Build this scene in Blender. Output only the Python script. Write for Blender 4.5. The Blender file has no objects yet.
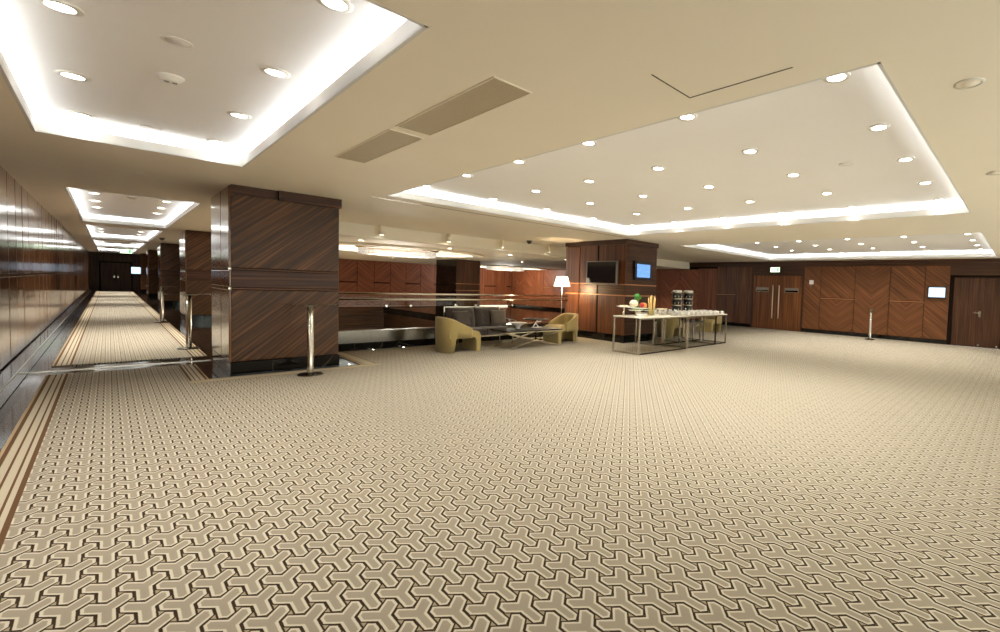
import bpy, bmesh, math, random
from mathutils import Vector, Matrix
random.seed(7)
S = bpy.context.scene
COL = S.collection
PI = math.pi

# ------------------------------------------------------------------ materials
def lin(c):
    return tuple(((v/255)/12.92 if v/255 <= .04045 else ((v/255+.055)/1.055)**2.4) for v in c)

class NT:
    def __init__(s, name):
        s.m = bpy.data.materials.new(name); s.m.use_nodes = True
        s.t = s.m.node_tree; s.t.nodes.clear()
        s.out = s.t.nodes.new('ShaderNodeOutputMaterial')
    def n(s, typ, **kw):
        nd = s.t.nodes.new(typ)
        for k, v in kw.items():
            setattr(nd, k, v)
        return nd
    def l(s, a, b):
        s.t.links.new(a, b)
    def val(s, sock, v):
        if hasattr(v, 'is_output'): s.l(v, sock)
        else: sock.default_value = v
    def math(s, op, a, b=0.0, c=0.0):
        nd = s.n('ShaderNodeMath', operation=op)
        s.val(nd.inputs[0], a); s.val(nd.inputs[1], b)
        if op in ('MULTIPLY_ADD', 'WRAP', 'SMOOTH_MIN'): s.val(nd.inputs[2], c)
        return nd.outputs[0]
    def mix(s, f, a, b):
        nd = s.n('ShaderNodeMix', data_type='RGBA')
        s.val(nd.inputs[0], f)
        for i, v in ((6, a), (7, b)):
            if hasattr(v, 'is_output'): s.l(v, nd.inputs[i])
            else: nd.inputs[i].default_value = (*v, 1)
        return nd.outputs[2]
    def ramp(s, f, stops, interp='LINEAR'):
        nd = s.n('ShaderNodeValToRGB'); cr = nd.color_ramp; cr.interpolation = interp
        cr.elements.remove(cr.elements[-1])
        cr.elements[0].position = stops[0][0]; cr.elements[0].color = (*stops[0][1], 1)
        for p, c in stops[1:]:
            e = cr.elements.new(p); e.color = (*c, 1)
        s.l(f, nd.inputs[0]); return nd.outputs[0]
    def principled(s, color, rough=.5, metal=0., coat=0., spec=.5, bump=None, bstr=.2, bdist=.01, emit=None, estr=0., coat_rough=.05):
        p = s.n('ShaderNodeBsdfPrincipled')
        if hasattr(color, 'is_output'): s.l(color, p.inputs['Base Color'])
        else: p.inputs['Base Color'].default_value = (*color, 1)
        s.val(p.inputs['Roughness'], rough); p.inputs['Metallic'].default_value = metal
        p.inputs['Coat Weight'].default_value = coat; p.inputs['Coat Roughness'].default_value = coat_rough
        p.inputs['Specular IOR Level'].default_value = spec
        if emit is not None:
            if hasattr(emit, 'is_output'): s.l(emit, p.inputs['Emission Color'])
            else: p.inputs['Emission Color'].default_value = (*emit, 1)
            p.inputs['Emission Strength'].default_value = estr
        if bump is not None:
            b = s.n('ShaderNodeBump'); b.inputs['Strength'].default_value = bstr; b.inputs['Distance'].default_value = bdist
            s.l(bump, b.inputs['Height']); s.l(b.outputs[0], p.inputs['Normal'])
        s.l(p.outputs[0], s.out.inputs[0]); s.p = p
        return s.m
    def coords(s, which='Object'):
        return s.n('ShaderNodeTexCoord').outputs[which]
    def noise(s, vec, scale, detail=3, rough=.5):
        nd = s.n('ShaderNodeTexNoise'); nd.inputs['Scale'].default_value = scale
        nd.inputs['Detail'].default_value = detail; nd.inputs['Roughness'].default_value = rough
        s.l(vec, nd.inputs['Vector']); return nd.outputs[0]
    def mapping(s, vec, rot=(0,0,0), scale=(1,1,1), loc=(0,0,0)):
        nd = s.n('ShaderNodeMapping'); nd.inputs['Rotation'].default_value = rot
        nd.inputs['Scale'].default_value = scale; nd.inputs['Location'].default_value = loc
        s.l(vec, nd.inputs['Vector']); return nd.outputs[0]

def plain(name, rgb, rough=.5, metal=0., coat=0., spec=.5, var=.05, vscale=3., emit=None, estr=0.):
    t = NT(name); c = lin(rgb)
    f = t.noise(t.coords(), vscale, 4)
    k = 1 - var*2; k2 = 1 + var*2
    col = t.mix(f, tuple(v*k for v in c), tuple(min(1, v*k2) for v in c))
    return t.principled(col, rough, metal, coat, spec, emit=None if emit is None else lin(emit), estr=estr)

def emission(name, rgb, strength):
    t = NT(name); e = t.n('ShaderNodeEmission')
    e.inputs[0].default_value = (*rgb, 1); e.inputs[1].default_value = strength
    t.l(e.outputs[0], t.out.inputs[0]); return t.m

def wood(name, angle, dark, mid, light, rough=.3, coat=.35, stripe=30., spec=.5):
    """veneer: grain streaks running along direction `angle` of the panel's own UV (metres)"""
    t = NT(name)
    uv = t.n('ShaderNodeUVMap').outputs[0]
    v = t.mapping(uv, rot=(0, 0, -math.radians(angle)))
    big = t.noise(t.mapping(v, scale=(.12, 2.5, 1)), 3.0, 2)
    st = t.noise(t.mapping(v, scale=(.022, 1., 1)), stripe, 3, .6)
    fine = t.noise(t.mapping(v, scale=(.012, 1., 1)), stripe*4, 2)
    f = t.math('MULTIPLY_ADD', st, .62, t.math('MULTIPLY_ADD', big, .26, t.math('MULTIPLY', fine, .12)))
    col = t.ramp(f, [(.35, lin(dark)), (.5, lin(mid)), (.66, lin(light))])
    return t.principled(col, rough, 0, coat, spec, coat_rough=.12)

M = {}
M['wood_diag'] = wood('wood_diagonal_veneer', 42, (36,21,9), (72,45,21), (122,80,42), .42, .0, spec=.3)
M['wood_horiz'] = wood('wood_horizontal_veneer', 0, (38,20,9), (66,37,18), (100,60,31), .42, .0, spec=.3)
M['wood_vert'] = wood('wood_vertical_veneer', 90, (50,27,14), (86,50,27), (126,78,44), .42, .0, spec=.3)
M['wood_chevron'] = wood('wood_chevron_veneer', 40, (66,37,19), (102,62,34), (140,92,55), .45, .0, spec=.3)
M['wood_red'] = wood('wood_reddish_chevron_veneer', 42, (80,41,23), (124,69,42), (158,98,64), .45, .0, spec=.3)
M['wood_red_vert'] = wood('wood_reddish_vertical_veneer', 90, (76,38,21), (118,66,39), (154,94,58), .45, .0, spec=.3)
M['wood_door'] = wood('wood_door_veneer', 90, (70,38,18), (108,64,33), (144,92,50), .42, .0, 18, spec=.3)
M['wood_dark'] = wood('wood_dark_frieze', 0, (44,25,13), (66,41,25), (88,58,36), .45, .0, spec=.3)
M['wood_dark_vert'] = wood('wood_dark_door', 90, (46,26,14), (70,43,26), (98,64,40), .42, .0, spec=.3)
M['lacquer'] = wood('polished_lacquered_veneer', 90, (74,44,22), (112,72,42), (146,100,62), .2, .8, 14)
M['wood_trim'] = wood('wood_light_trim', 0, (120,76,44), (160,106,66), (196,142,96), .35, .1)
M['wood_trim_dark'] = wood('wood_brown_trim', 0, (70,42,24), (92,58,34), (116,76,46), .4, .0, spec=.3)
M['groove'] = plain('dark_groove', (26,15,9), .85, spec=.1)
M['frieze_black'] = plain('dark_stained_edge', (44,28,19), .4)

def stone(name, base, vein, rough, scale=4.):
    t = NT(name)
    o = t.coords()
    n1 = t.noise(o, scale, 8, .65)
    w = t.n('ShaderNodeTexVoronoi'); w.feature = 'DISTANCE_TO_EDGE'; w.inputs['Scale'].default_value = 1.7
    dist = t.n('ShaderNodeMix', data_type='VECTOR'); dist.inputs[0].default_value = .18
    nz = t.n('ShaderNodeTexNoise'); nz.inputs['Scale'].default_value = 2.; t.l(o, nz.inputs['Vector'])
    t.l(o, dist.inputs[4]); t.l(nz.outputs['Color'], dist.inputs[5]); t.l(dist.outputs[1], w.inputs['Vector'])
    e = t.ramp(w.outputs['Distance'], [(0., (1,1,1)), (.012, (0,0,0))])
    f = t.math('MULTIPLY', e, t.math('MULTIPLY', n1, .8))
    col = t.mix(f, lin(base), lin(vein))
    return t.principled(col, rough, 0, 0, .4)
M['granite'] = stone('black_granite', (17,14,12), (96,88,78), .08)
M['marble_black'] = stone('black_marble', (14,12,10), (110,102,90), .09, 3)

def paint(name, rgb, rough=.7):
    t = NT(name); o = t.coords()
    f = t.noise(o, 2.2, 3); g = t.noise(o, 160, 2)
    c = lin(rgb)
    return t.principled(t.mix(f, tuple(v*.97 for v in c), c), rough, 0, 0, .25, bump=g, bstr=.03, bdist=.002)
M['ceiling'] = paint('ceiling_beige_paint', (248,240,222))
M['tray'] = paint('ceiling_tray_white_paint', (250,249,247))
M['lip'] = paint('ceiling_lip_white_paint', (226,225,221))
M['atrium_ceiling'] = paint('atrium_ceiling_paint', (248,238,216))
M['fascia'] = paint('atrium_fascia_paint', (248,240,220))
M['steel'] = plain('brushed_steel', (196,190,178), .22, 1., var=.03, vscale=40)
M['chrome'] = plain('polished_chrome', (222,214,196), .1, 1., var=.02)
M['steel_fascia'] = plain('polished_steel_fascia', (150,150,148), .16, 1., var=.05, vscale=1.2)
M['gold'] = plain('aged_brass', (150,112,58), .4, .7, var=.04)
M['dark_steel'] = plain('dark_polished_steel', (74,68,58), .18, 1., var=.04)
M['bronze'] = plain('dark_bronze_metal', (70,58,44), .3, 1.)
M['black_plastic'] = plain('black_plastic', (14,14,15), .35)
M['grey_plastic'] = plain('grey_screen_bezel', (120,112,106), .3, .4)
M['white_plastic'] = plain('white_plastic', (226,222,212), .4)
M['ceramic'] = plain('white_glazed_ceramic', (250,247,240), .15, coat=.4, var=.02)
M['white_top'] = plain('pale_buffet_top', (222,214,194), .45)
M['screen_off'] = plain('switched_off_screen', (16,15,22), .12, coat=.3)
M['vision'] = plain('grey_vision_panel', (128,120,108), .35, .2)
M['satin'] = plain('satin_pale_steel', (236,218,198), .35, .35)
M['vent'] = None
M['fabric_olive'] = None
M['led'] = emission('cove_led_strip', (.94, .97, 1.0), 5.4)
M['lens'] = emission('downlight_lens', (1., .95, .86), 14.)
M['shade'] = None

def fabric(name, rgb, scale=300, var=.12, sheen=.3, rough=.9):
    t = NT(name); o = t.coords(); c = lin(rgb)
    f = t.noise(o, scale, 2); g = t.noise(o, 7, 3)
    col = t.mix(t.math('MULTIPLY_ADD', f, .6, t.math('MULTIPLY', g, .4)), tuple(v*(1-2*var) for v in c), tuple(min(1, v*(1+2*var)) for v in c))
    m = t.principled(col, rough, 0, 0, .2, bump=f, bstr=.15, bdist=.003)
    t.p.inputs['Sheen Weight'].default_value = sheen
    return m
M['fabric_olive'] = fabric('olive_wool_upholstery', (166,146,92))
M['fabric_grey'] = fabric('charcoal_grey_upholstery', (84,76,70))
M['fabric_pillow'] = fabric('patterned_grey_pillow', (112,100,88), 60, .3)

def grille(name):
    t = NT(name); o = t.coords()
    sx = t.n('ShaderNodeSeparateXYZ'); t.l(o, sx.inputs[0])
    a = t.math('SINE', t.math('MULTIPLY', sx.outputs[0], 2*PI/.016)); b = t.math('SINE', t.math('MULTIPLY', sx.outputs[1], 2*PI/.016))
    f = t.ramp(t.math('MULTIPLY', a, b), [(.0, (1,1,1)), (.35, (0,0,0))])
    return t.principled(t.mix(f, lin((140,128,104)), lin((204,190,160))), .6)
M['vent'] = grille('perforated_vent_grille')

def lampshade():
    t = NT('lit_fabric_lamp_shade'); g = t.noise(t.coords(), 200, 2)
    return t.principled(t.mix(g, lin((250,238,208)), lin((255,246,222))), .8, emit=(1.,.86,.62), estr=2.2)
M['shade'] = lampshade()

def glass(name, tint=(1,1,1), fac=.07):
    t = NT(name)
    tr = t.n('ShaderNodeBsdfTransparent'); tr.inputs[0].default_value = (*tint, 1)
    gl = t.n('ShaderNodeBsdfGlossy'); gl.inputs['Roughness'].default_value = .02; gl.inputs[0].default_value = (1,1,1,1)
    lw = t.n('ShaderNodeLayerWeight'); lw.inputs[0].default_value = .5
    fr = t.math('MULTIPLY_ADD', t.math('POWER', lw.outputs[1], 4.), .5, .007)
    mx = t.n('ShaderNodeMixShader'); t.l(fr, mx.inputs[0]); t.l(tr.outputs[0], mx.inputs[1]); t.l(gl.outputs[0], mx.inputs[2])
    t.l(mx.outputs[0], t.out.inputs[0]); return t.m
M['glass'] = glass('clear_glass', (.93,.96,.94))
M['smoked_glass'] = plain('black_glass_tabletop', (14,12,11), .5, spec=.25)

def crystal():
    t = NT('lit_crystal'); o = t.coords()
    f = t.noise(o, 30, 2)
    c = t.ramp(f, [(.38, (.10,.07,.04)), (.5, (.8,.7,.52)), (.62, (1.,.97,.92))])
    m = t.principled((.22,.21,.2), .12, 0, 0, .8, emit=c, estr=.27)
    return m
M['crystal'] = crystal()

# carpet: interlocking three-armed figures, drawn as a distance field over a centred rectangular lattice
def carpet_mat():
    t = NT('carpet_interlocking_y_pattern')
    o = t.coords()
    sx = t.n('ShaderNodeSeparateXYZ'); t.l(o, sx.inputs[0])
    x, y = sx.outputs[0], sx.outputs[1]
    PX, PY = .2190, .1950
    m = t.math
    ds = []
    for ox, oy in ((.966, 1.83), (.966+PX/2, 1.83+PY/2)):
        xs = m('WRAP', m('SUBTRACT', x, ox), PX/2, -PX/2)
        ax = m('ABSOLUTE', xs)
        ya = m('WRAP', m('SUBTRACT', y, oy), PY-.14, -.14)
        for k in (0, 1):
            yy = ya if k == 0 else m('ADD', ya, PY)
            yx = m('SUBTRACT', yy, ax)
            a1 = m('MULTIPLY_ADD', m('ABSOLUTE', m('ADD', yx, .0025)), .7071, -.0332)
            a2 = m('MULTIPLY_ADD', m('ADD', yy, ax), .7071, -.1025)
            a3 = m('SUBTRACT', ax, .0745)
            d = m('MAXIMUM', a1, m('MAXIMUM', a2, a3))
            if k == 0:
                s1 = m('SUBTRACT', ax, .0265)
                s2 = m('MULTIPLY', m('SUBTRACT', m('MULTIPLY_ADD', ax, .8, -.136), yy), .78)
                s3 = m('SUBTRACT', yy, .02)
                st = m('MAXIMUM', s1, m('MAXIMUM', s2, s3))
                d = m('MINIMUM', d, st)
            ds.append(d)
    d = ds[0]
    for e in ds[1:]: d = m('MINIMUM', d, e)
    tuft = t.noise(o, 420, 2); blot = t.noise(o, 5, 3); soft = t.noise(o, 60, 2)
    d = m('ADD', d, m('MULTIPLY', m('SUBTRACT', soft, .5), .003))
    f = m('MULTIPLY_ADD', d, 20., .5)                     # -.025 .. .025 -> 0..1
    body, edge, line, gap = (143,134,117), (186,177,157), (48,35,22), (146,133,109)
    col = t.ramp(f, [(.22, lin(body)), (.29, lin(edge)), (.44, lin(edge)), (.488, lin(line)), (.588, lin(line)), (.635, lin(gap))])
    k = m('MULTIPLY_ADD', tuft, .30, m('MULTIPLY_ADD', blot, .16, .78))
    mul = t.n('ShaderNodeMix', data_type='RGBA', blend_type='MULTIPLY'); mul.inputs[0].default_value = 1.
    t.l(col, mul.inputs[6])
    cb = t.n('ShaderNodeCombineColor')
    for i in range(3): t.l(k, cb.inputs[i])
    t.l(cb.outputs[0], mul.inputs[7])
    h = m('MULTIPLY_ADD', m('MINIMUM', d, .006), -30., m('MULTIPLY', tuft, .25))
    return t.principled(mul.outputs[2], .95, 0, 0, .1, bump=h, bstr=.25, bdist=.004)
M['carpet'] = carpet_mat()

def carpet_border():
    t = NT('carpet_striped_border')
    uv = t.n('ShaderNodeUVMap').outputs[0]
    sx = t.n('ShaderNodeSeparateXYZ'); t.l(uv, sx.inputs[0])
    tan, br, cr = lin((176,156,122)), lin((96,68,42)), lin((192,181,156))
    col = t.ramp(sx.outputs[0], [(0, tan), (.10, br), (.22, cr), (.42, br), (.485, cr), (.68, br), (.745, cr), (.87, br)], 'CONSTANT')
    tuft = t.noise(t.coords(), 420, 2)
    return t.principled(t.mix(t.math('MULTIPLY', tuft, .45), col, (.08,.06,.04)), .95, 0, 0, .1, bump=tuft, bstr=.2, bdist=.003)
M['carpet_border'] = carpet_border()
def carpet_band():
    t = NT('carpet_plain_band')
    uv = t.n('ShaderNodeUVMap').outputs[0]
    sx = t.n('ShaderNodeSeparateXYZ'); t.l(uv, sx.inputs[0])
    tan, br, cr = lin((182,166,134)), lin((132,104,70)), lin((184,170,142))
    col = t.ramp(sx.outputs[0], [(0, tan), (.16, br), (.26, cr), (.9, br)], 'CONSTANT')
    tuft = t.noise(t.coords(), 420, 2)
    return t.principled(t.mix(t.math('MULTIPLY', tuft, .4), col, (.1,.08,.05)), .95, 0, 0, .1)
M['carpet_band'] = carpet_band()

def screen(name, base, line, strength, rows):
    t = NT(name)
    uv = t.n('ShaderNodeUVMap').outputs[0]
    sx = t.n('ShaderNodeSeparateXYZ'); t.l(uv, sx.inputs[0])
    w = t.math('SINE', t.math('MULTIPLY', sx.outputs[1], rows))
    n = t.noise(t.mapping(uv, scale=(14, 6, 1)), 1.5, 2)
    f = t.ramp(t.math('MULTIPLY', t.math('MULTIPLY_ADD', w, .5, .5), n), [(.3, (0,0,0)), (.5, (1,1,1))])
    col = t.mix(t.math('MULTIPLY', f, .8), lin(base), lin(line))
    e = t.n('ShaderNodeEmission'); t.l(col, e.inputs[0]); e.inputs[1].default_value = strength
    t.l(e.outputs[0], t.out.inputs[0]); return t.m
M['screen_blue'] = screen('lit_blue_screen', (78,140,226), (190,216,248), .62, 90)
M['screen_pale'] = screen('lit_pale_screen', (216,232,244), (120,180,226), .75, 70)

# ------------------------------------------------------------------ mesh builder
class MB:
    def __init__(s):
        s.bm = bmesh.new(); s.uv = s.bm.loops.layers.uv.new('UVMap'); s.chev = None
        s.keep = set()
    def _proj(s, faces):
        for f in faces:
            n = f.normal; ax, ay, az = abs(n.x), abs(n.y), abs(n.z)
            for lp in f.loops:
                c = lp.vert.co
                if az >= ax and az >= ay: u, v = c.x, c.y
                elif ax >= ay: u, v = c.y, c.z
                else: u, v = c.x, c.z
                if s.chev is not None and az < .5: u = abs(u - s.chev)
                lp[s.uv].uv = (u, v)
    def box(s, x0, x1, y0, y1, z0, z1, bevel=0, seg=2):
        pre = set(s.bm.faces)
        r = bmesh.ops.create_cube(s.bm, size=1)
        vs = r['verts']
        for v in vs:
            v.co = Vector(((x0+x1)/2 + v.co.x*(x1-x0), (y0+y1)/2 + v.co.y*(y1-y0), (z0+z1)/2 + v.co.z*(z1-z0)))
        if bevel:
            es = list(set(e for v in vs for e in v.link_edges))
            bmesh.ops.bevel(s.bm, geom=es, offset=bevel, segments=seg, affect='EDGES', profile=.5)
        s.bm.normal_update(); s._proj([f for f in s.bm.faces if f not in pre])
        return s
    def quad(s, pts, uvs=None, mat=0):
        vs = [s.bm.verts.new(p) for p in pts]; f = s.bm.faces.new(vs); f.material_index = mat
        f.normal_update()
        if uvs:
            for lp, u in zip(f.loops, uvs): lp[s.uv].uv = u
        else: s._proj([f])
        return f
    def lathe(s, prof, c=(0,0,0), seg=24, sx=1., sy=1., close=True):
        """prof: list of (r,z) from bottom to top"""
        rings = []
        for r, z in prof:
            if r < 1e-6: rings.append([s.bm.verts.new((c[0], c[1], c[2]+z))])
            else: rings.append([s.bm.verts.new((c[0]+sx*r*math.cos(2*PI*i/seg), c[1]+sy*r*math.sin(2*PI*i/seg), c[2]+z)) for i in range(seg)])
        fs = []
        for a, b in zip(rings, rings[1:]):
            for i in range(seg):
                j = (i+1) % seg
                if len(a) == 1 and len(b) == 1: continue
                if len(a) == 1: fs.append(s.bm.faces.new((a[0], b[j], b[i])))
                elif len(b) == 1: fs.append(s.bm.faces.new((a[i], a[j], b[0])))
                else: fs.append(s.bm.faces.new((a[i], a[j], b[j], b[i])))
        if close:
            if len(rings[0]) > 1: fs.append(s.bm.faces.new(list(reversed(rings[0]))))
            if len(rings[-1]) > 1: fs.append(s.bm.faces.new(rings[-1]))
        for f in fs: f.normal_update(); f.smooth = len(f.verts) < 5
        s._proj(fs); return s
    def tube(s, a, b, r, seg=10, r2=None):
        a, b = Vector(a), Vector(b); d = b-a; L = d.length; r2 = r if r2 is None else r2
        q = Vector((0,0,1)).rotation_difference(d)
        R0 = [s.bm.verts.new(a + q @ Vector((r*math.cos(2*PI*i/seg), r*math.sin(2*PI*i/seg), 0))) for i in range(seg)]
        R1 = [s.bm.verts.new(a + q @ Vector((r2*math.cos(2*PI*i/seg), r2*math.sin(2*PI*i/seg), L))) for i in range(seg)]
        fs = [s.bm.faces.new((R0[i], R0[(i+1)%seg], R1[(i+1)%seg], R1[i])) for i in range(seg)]
        for f in fs: f.smooth = True
        fs += [s.bm.faces.new(list(reversed(R0))), s.bm.faces.new(R1)]
        for f in fs: f.normal_update()
        s._proj(fs); return s
    def bar(s, a, b, w, h):
        """square bar from a to b, w wide (horizontal), h deep"""
        a, b = Vector(a), Vector(b); d = (b-a).normalized()
        side = d.cross(Vector((0,0,1)))
        if side.length < 1e-3: side = Vector((1,0,0))
        side.normalize(); up = side.cross(d).normalized()
        o = [(-w/2,-h/2), (w/2,-h/2), (w/2,h/2), (-w/2,h/2)]
        A = [s.bm.verts.new(a+side*i+up*j) for i, j in o]; B = [s.bm.verts.new(b+side*i+up*j) for i, j in o]
        fs = [s.bm.faces.new((A[i], A[(i+1)%4], B[(i+1)%4], B[i])) for i in range(4)]
        fs += [s.bm.faces.new(list(reversed(A))), s.bm.faces.new(B)]
        bmesh.ops.recalc_face_normals(s.bm, faces=fs); s._proj(fs); return s
    def ball(s, c, r, sx=1, sy=1, sz=1, seg=14, noise=0):
        rr = bmesh.ops.create_uvsphere(s.bm, u_segments=seg, v_segments=max(6, seg*2//3), radius=1)
        for v in rr['verts']:
            k = r*(1+random.uniform(-noise, noise))
            v.co = Vector((c[0]+v.co.x*k*sx, c[1]+v.co.y*k*sy, c[2]+v.co.z*k*sz))
        for f in set(f for v in rr['verts'] for f in v.link_faces): f.smooth = True
        return s
    def grid(s, rows, closed=False, smooth=True):
        """rows: list of lists of points"""
        V = [[s.bm.verts.new(p) for p in r] for r in rows]; fs = []
        for a, b in zip(V, V[1:]):
            n = len(a)
            for i in range(n if closed else n-1):
                j = (i+1) % n
                fs.append(s.bm.faces.new((a[i], a[j], b[j], b[i])))
        for f in fs: f.smooth = smooth; f.normal_update()
        s._proj(fs); return V
    def build(s, name, mats, parent=None, loc=None, fix=False):
        if fix: bmesh.ops.recalc_face_normals(s.bm, faces=s.bm.faces)
        me = bpy.data.meshes.new(name); s.bm.to_mesh(me); s.bm.free()
        for m in (mats if isinstance(mats, (list, tuple)) else [mats]): me.materials.append(m)
        o = bpy.data.objects.new(name, me); COL.objects.link(o)
        if parent: o.parent = parent
        if loc: o.location = loc
        return o

def tag(o, label, cat, group=None, kind=None):
    o['label'] = label; o['category'] = cat
    if group: o['group'] = group
    if kind: o['kind'] = kind
    return o
def empty(name, loc, label, cat, rz=0, group=None, kind=None):
    o = bpy.data.objects.new(name, None); COL.objects.link(o)
    o.location = loc; o.rotation_euler = (0, 0, rz); o.empty_display_size = .1
    return tag(o, label, cat, group, kind)
def dup(root, loc, rz=None, label=None, group=None):
    r = root.copy(); COL.objects.link(r); r.location = loc
    if rz is not None: r.rotation_euler = (0, 0, rz)
    if label: r['label'] = label
    if group: r['group'] = group
    for ch in list(root.children):
        c = ch.copy(); COL.objects.link(c); c.parent = r
        for g in list(ch.children):
            d = g.copy(); COL.objects.link(d); d.parent = c
    return r
ST = 'structure'
def B(*a, **k): return MB().box(*a, **k)

# ------------------------------------------------------------------ dimensions (metres; camera stands at x=0, y=0)
H = 2.73; HT = 2.93; HA = 2.43
XL, XR = -.87, 17.3
YB, YF, YE = -3.5, 26.0, 50.0
VX0, VX1, VY0 = 2.65, 9.45, 10.45           # stair well behind the balustrade

# ------------------------------------------------------------------ floor
f = MB()
f.box(XL-.1, XR+.1, YB-.1, VY0, -.3, 0)
f.box(XL-.1, VX0, VY0, YE+.1, -.3, 0)
f.box(VX1, XR+.1, VY0, YF+.1, -.3, 0)

fl = tag(f.build('floor', M['granite']), 'polished black granite floor showing between carpets and pillars', 'floor', kind=ST)
w = MB(); w.box(VX0-.2, VX0-.02, VY0, YF, -3, -.3).box(VX1+.02, VX1+.2, VY0, YF, -3, -.3).box(VX0-.2, VX1+.2, VY0-.2, VY0-.02, -3, -.3)
w.build('well_wall', M['wood_dark'], fl)
B(VX0-.2, VX1+.2, VY0-.2, YF+.2, -3.2, -3.0).build('lower_floor', plain('pale_bounce_floor', (226,212,184), .5), fl)  # lower floor made pale to bounce light up onto the ceiling

# carpets
def carpet_piece(name, fields, borders, bands, label):
    b = MB(); z = .012
    def r(x0, x1, y0, y1, uv, mat):
        b.quad([(x0,y0,z), (x1,y0,z), (x1,y1,z), (x0,y1,z)], uv, mat)
        # pile edge
        for p, q in (((x0,y0),(x1,y0)), ((x1,y0),(x1,y1)), ((x1,y1),(x0,y1)), ((x0,y1),(x0,y0))):
            b.quad([(p[0],p[1],.001), (q[0],q[1],.001), (q[0],q[1],z), (p[0],p[1],z)], None, mat)
    for (x0, x1, y0, y1) in fields: r(x0, x1, y0, y1, None, 0)
    for lst, mat in ((borders, 1), (bands, 2)):
        for (x0, x1, y0, y1, side) in lst:
            uv = {'W': [(0,0),(1,0),(1,1),(0,1)], 'E': [(1,0),(0,0),(0,1),(1,1)], 'N': [(1,0),(1,1),(0,1),(0,0)]}[side]
            r(x0, x1, y0, y1, uv, mat)
    return tag(b.build(name, [M['carpet'], M['carpet_border'], M['carpet_band']]), label, 'carpet')
carpet_piece('carpet',
    [(-.37, XR-.03, YB, 7.92), (-.37, 8.70, 7.92, 8.22), (-.37, .69, 8.22, 9.98), (2.98, 8.70, 8.22, 10.2), (10.05, XR-.03, 7.92, 12.4)],
    [(-.56, -.37, YB, 9.98, 'W'), (.69, .88, 8.45, 9.98, 'E')],
    [(.69, 2.98, 8.22, 8.45, 'N'), (2.75, 2.98, 8.45, 10.2, 'W')],
    'large beige hall carpet with interlocking three-armed figures and striped left border')
carpet_piece('carpet_runner', [(-.37, .92, 10.87, YE-.9)],
    [(-.56, -.37, 10.87, YE-.9, 'W'), (.92, 1.11, 10.87, YE-.9, 'E')], [],
    'long beige corridor carpet runner with striped borders along polished wall')
tag(B(XL+.14, 1.1, 10.36, 10.45, .001, .007).build('threshold_strip', M['steel']), 'polished steel threshold strip across black stone between hall carpet and corridor runner', 'threshold strip')

# ------------------------------------------------------------------ ceiling with lit trays
TRAYS = [('left', -.43, 1.04, 2.38, 7.14), ('c1', -.42, 1.1, 11.55, 19.1), ('c2', -.42, 1.12, 20.5, 28.7), ('c3', -.42, 1.14, 30.4, 38.2), ('c4', -.42, 1.14, 39.6, 47.4),
         ('big', 2.76, 8.2, .69, 7.45), ('far', 10.68, 16.65, .70, 7.65), ('rear', -.43, 8.0, -3.1, -.7)]  # last tray is added behind the camera to light the hall
def tiles(b, x0, x1, y0, y1, z, holes):
    xs = sorted(set([x0, x1] + [v for h in holes for v in (h[0], h[1]) if x0 < v < x1]))
    ys = sorted(set([y0, y1] + [v for h in holes for v in (h[2], h[3]) if y0 < v < y1]))
    for a, c in zip(xs, xs[1:]):
        for d, e in zip(ys, ys[1:]):
            mx, my = (a+c)/2, (d+e)/2
            if any(h[0] < mx < h[1] and h[2] < my < h[3] for h in holes): continue
            b.quad([(a,d,z), (a,e,z), (c,e,z), (c,d,z)])
b = MB(); hl = [t[1:] for t in TRAYS]
tiles(b, XL-.1, XR+.1, YB-.1, 11.8, H, hl)
tiles(b, XL-.1, VX0, 11.8, YE+.1, H, hl)
ceil = tag(b.build('ceiling', M['ceiling']), 'flat beige painted ceiling with lit recessed trays', 'ceiling', kind=ST)
for nm, x0, x1, y0, y1 in TRAYS:
    lip = MB(); tr = MB(); led = MB()
    g, zl = .22, H+.10
    for (a0, a1, c0, c1) in ((x0, x0, y0, y1), (x1, x1, y0, y1)):
        sgn = -1 if a0 == x0 else 1
        lip.box(min(a0, a0+sgn*.02), max(a0, a0+sgn*.02), c0-.02, c1+.02, H-.001, zl)
        tr.box(min(a0, a0+sgn*g), max(a0, a0+sgn*g), c0-g, c1+g, H+.004, H+.008)
        tr.box(min(a0+sgn*g, a0+sgn*(g+.02)), max(a0+sgn*g, a0+sgn*(g+.02)), c0-g, c1+g, H+.008, HT)
        q = a0+sgn*.10; led.box(q-.022, q+.022, c0-.08, c1+.08, H+.075, H+.085)
    for a0 in (y0, y1):
        sgn = -1 if a0 == y0 else 1
        lip.box(x0-.02, x1+.02, min(a0, a0+sgn*.02), max(a0, a0+sgn*.02), H-.001, zl)
        tr.box(x0-g, x1+g, min(a0, a0+sgn*g), max(a0, a0+sgn*g), H+.004, H+.008)
        tr.box(x0-g, x1+g, min(a0+sgn*g, a0+sgn*(g+.02)), max(a0+sgn*g, a0+sgn*(g+.02)), H+.008, HT)
        q = a0+sgn*.10; led.box(x0-.08, x1+.08, q-.022, q+.022, H+.075, H+.085)
    tr.quad([(x0-g-.02, y0-g-.02, HT), (x0-g-.02, y1+g+.02, HT), (x1+g+.02, y1+g+.02, HT), (x1+g+.02, y0-g-.02, HT)])
    lip.build('tray_lip', M['lip'], ceil); tr.build('tray', M['tray'], ceil); led.build('light_strip', M['led'], ceil)
# thin shadow gaps in the flat ceiling
g = MB(); g.box(2.66, 9.0, 7.76, 7.785, H-.003, H+.001); g.build('shadow_gap', M['bronze'], ceil)
g = MB(); g.box(2.115, 2.523, 1.765, 1.773, H-.002, H+.001).box(2.515, 2.523, 1.07, 1.773, H-.002, H+.001).build('access_hatch_edge', M['bronze'], ceil)

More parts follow.
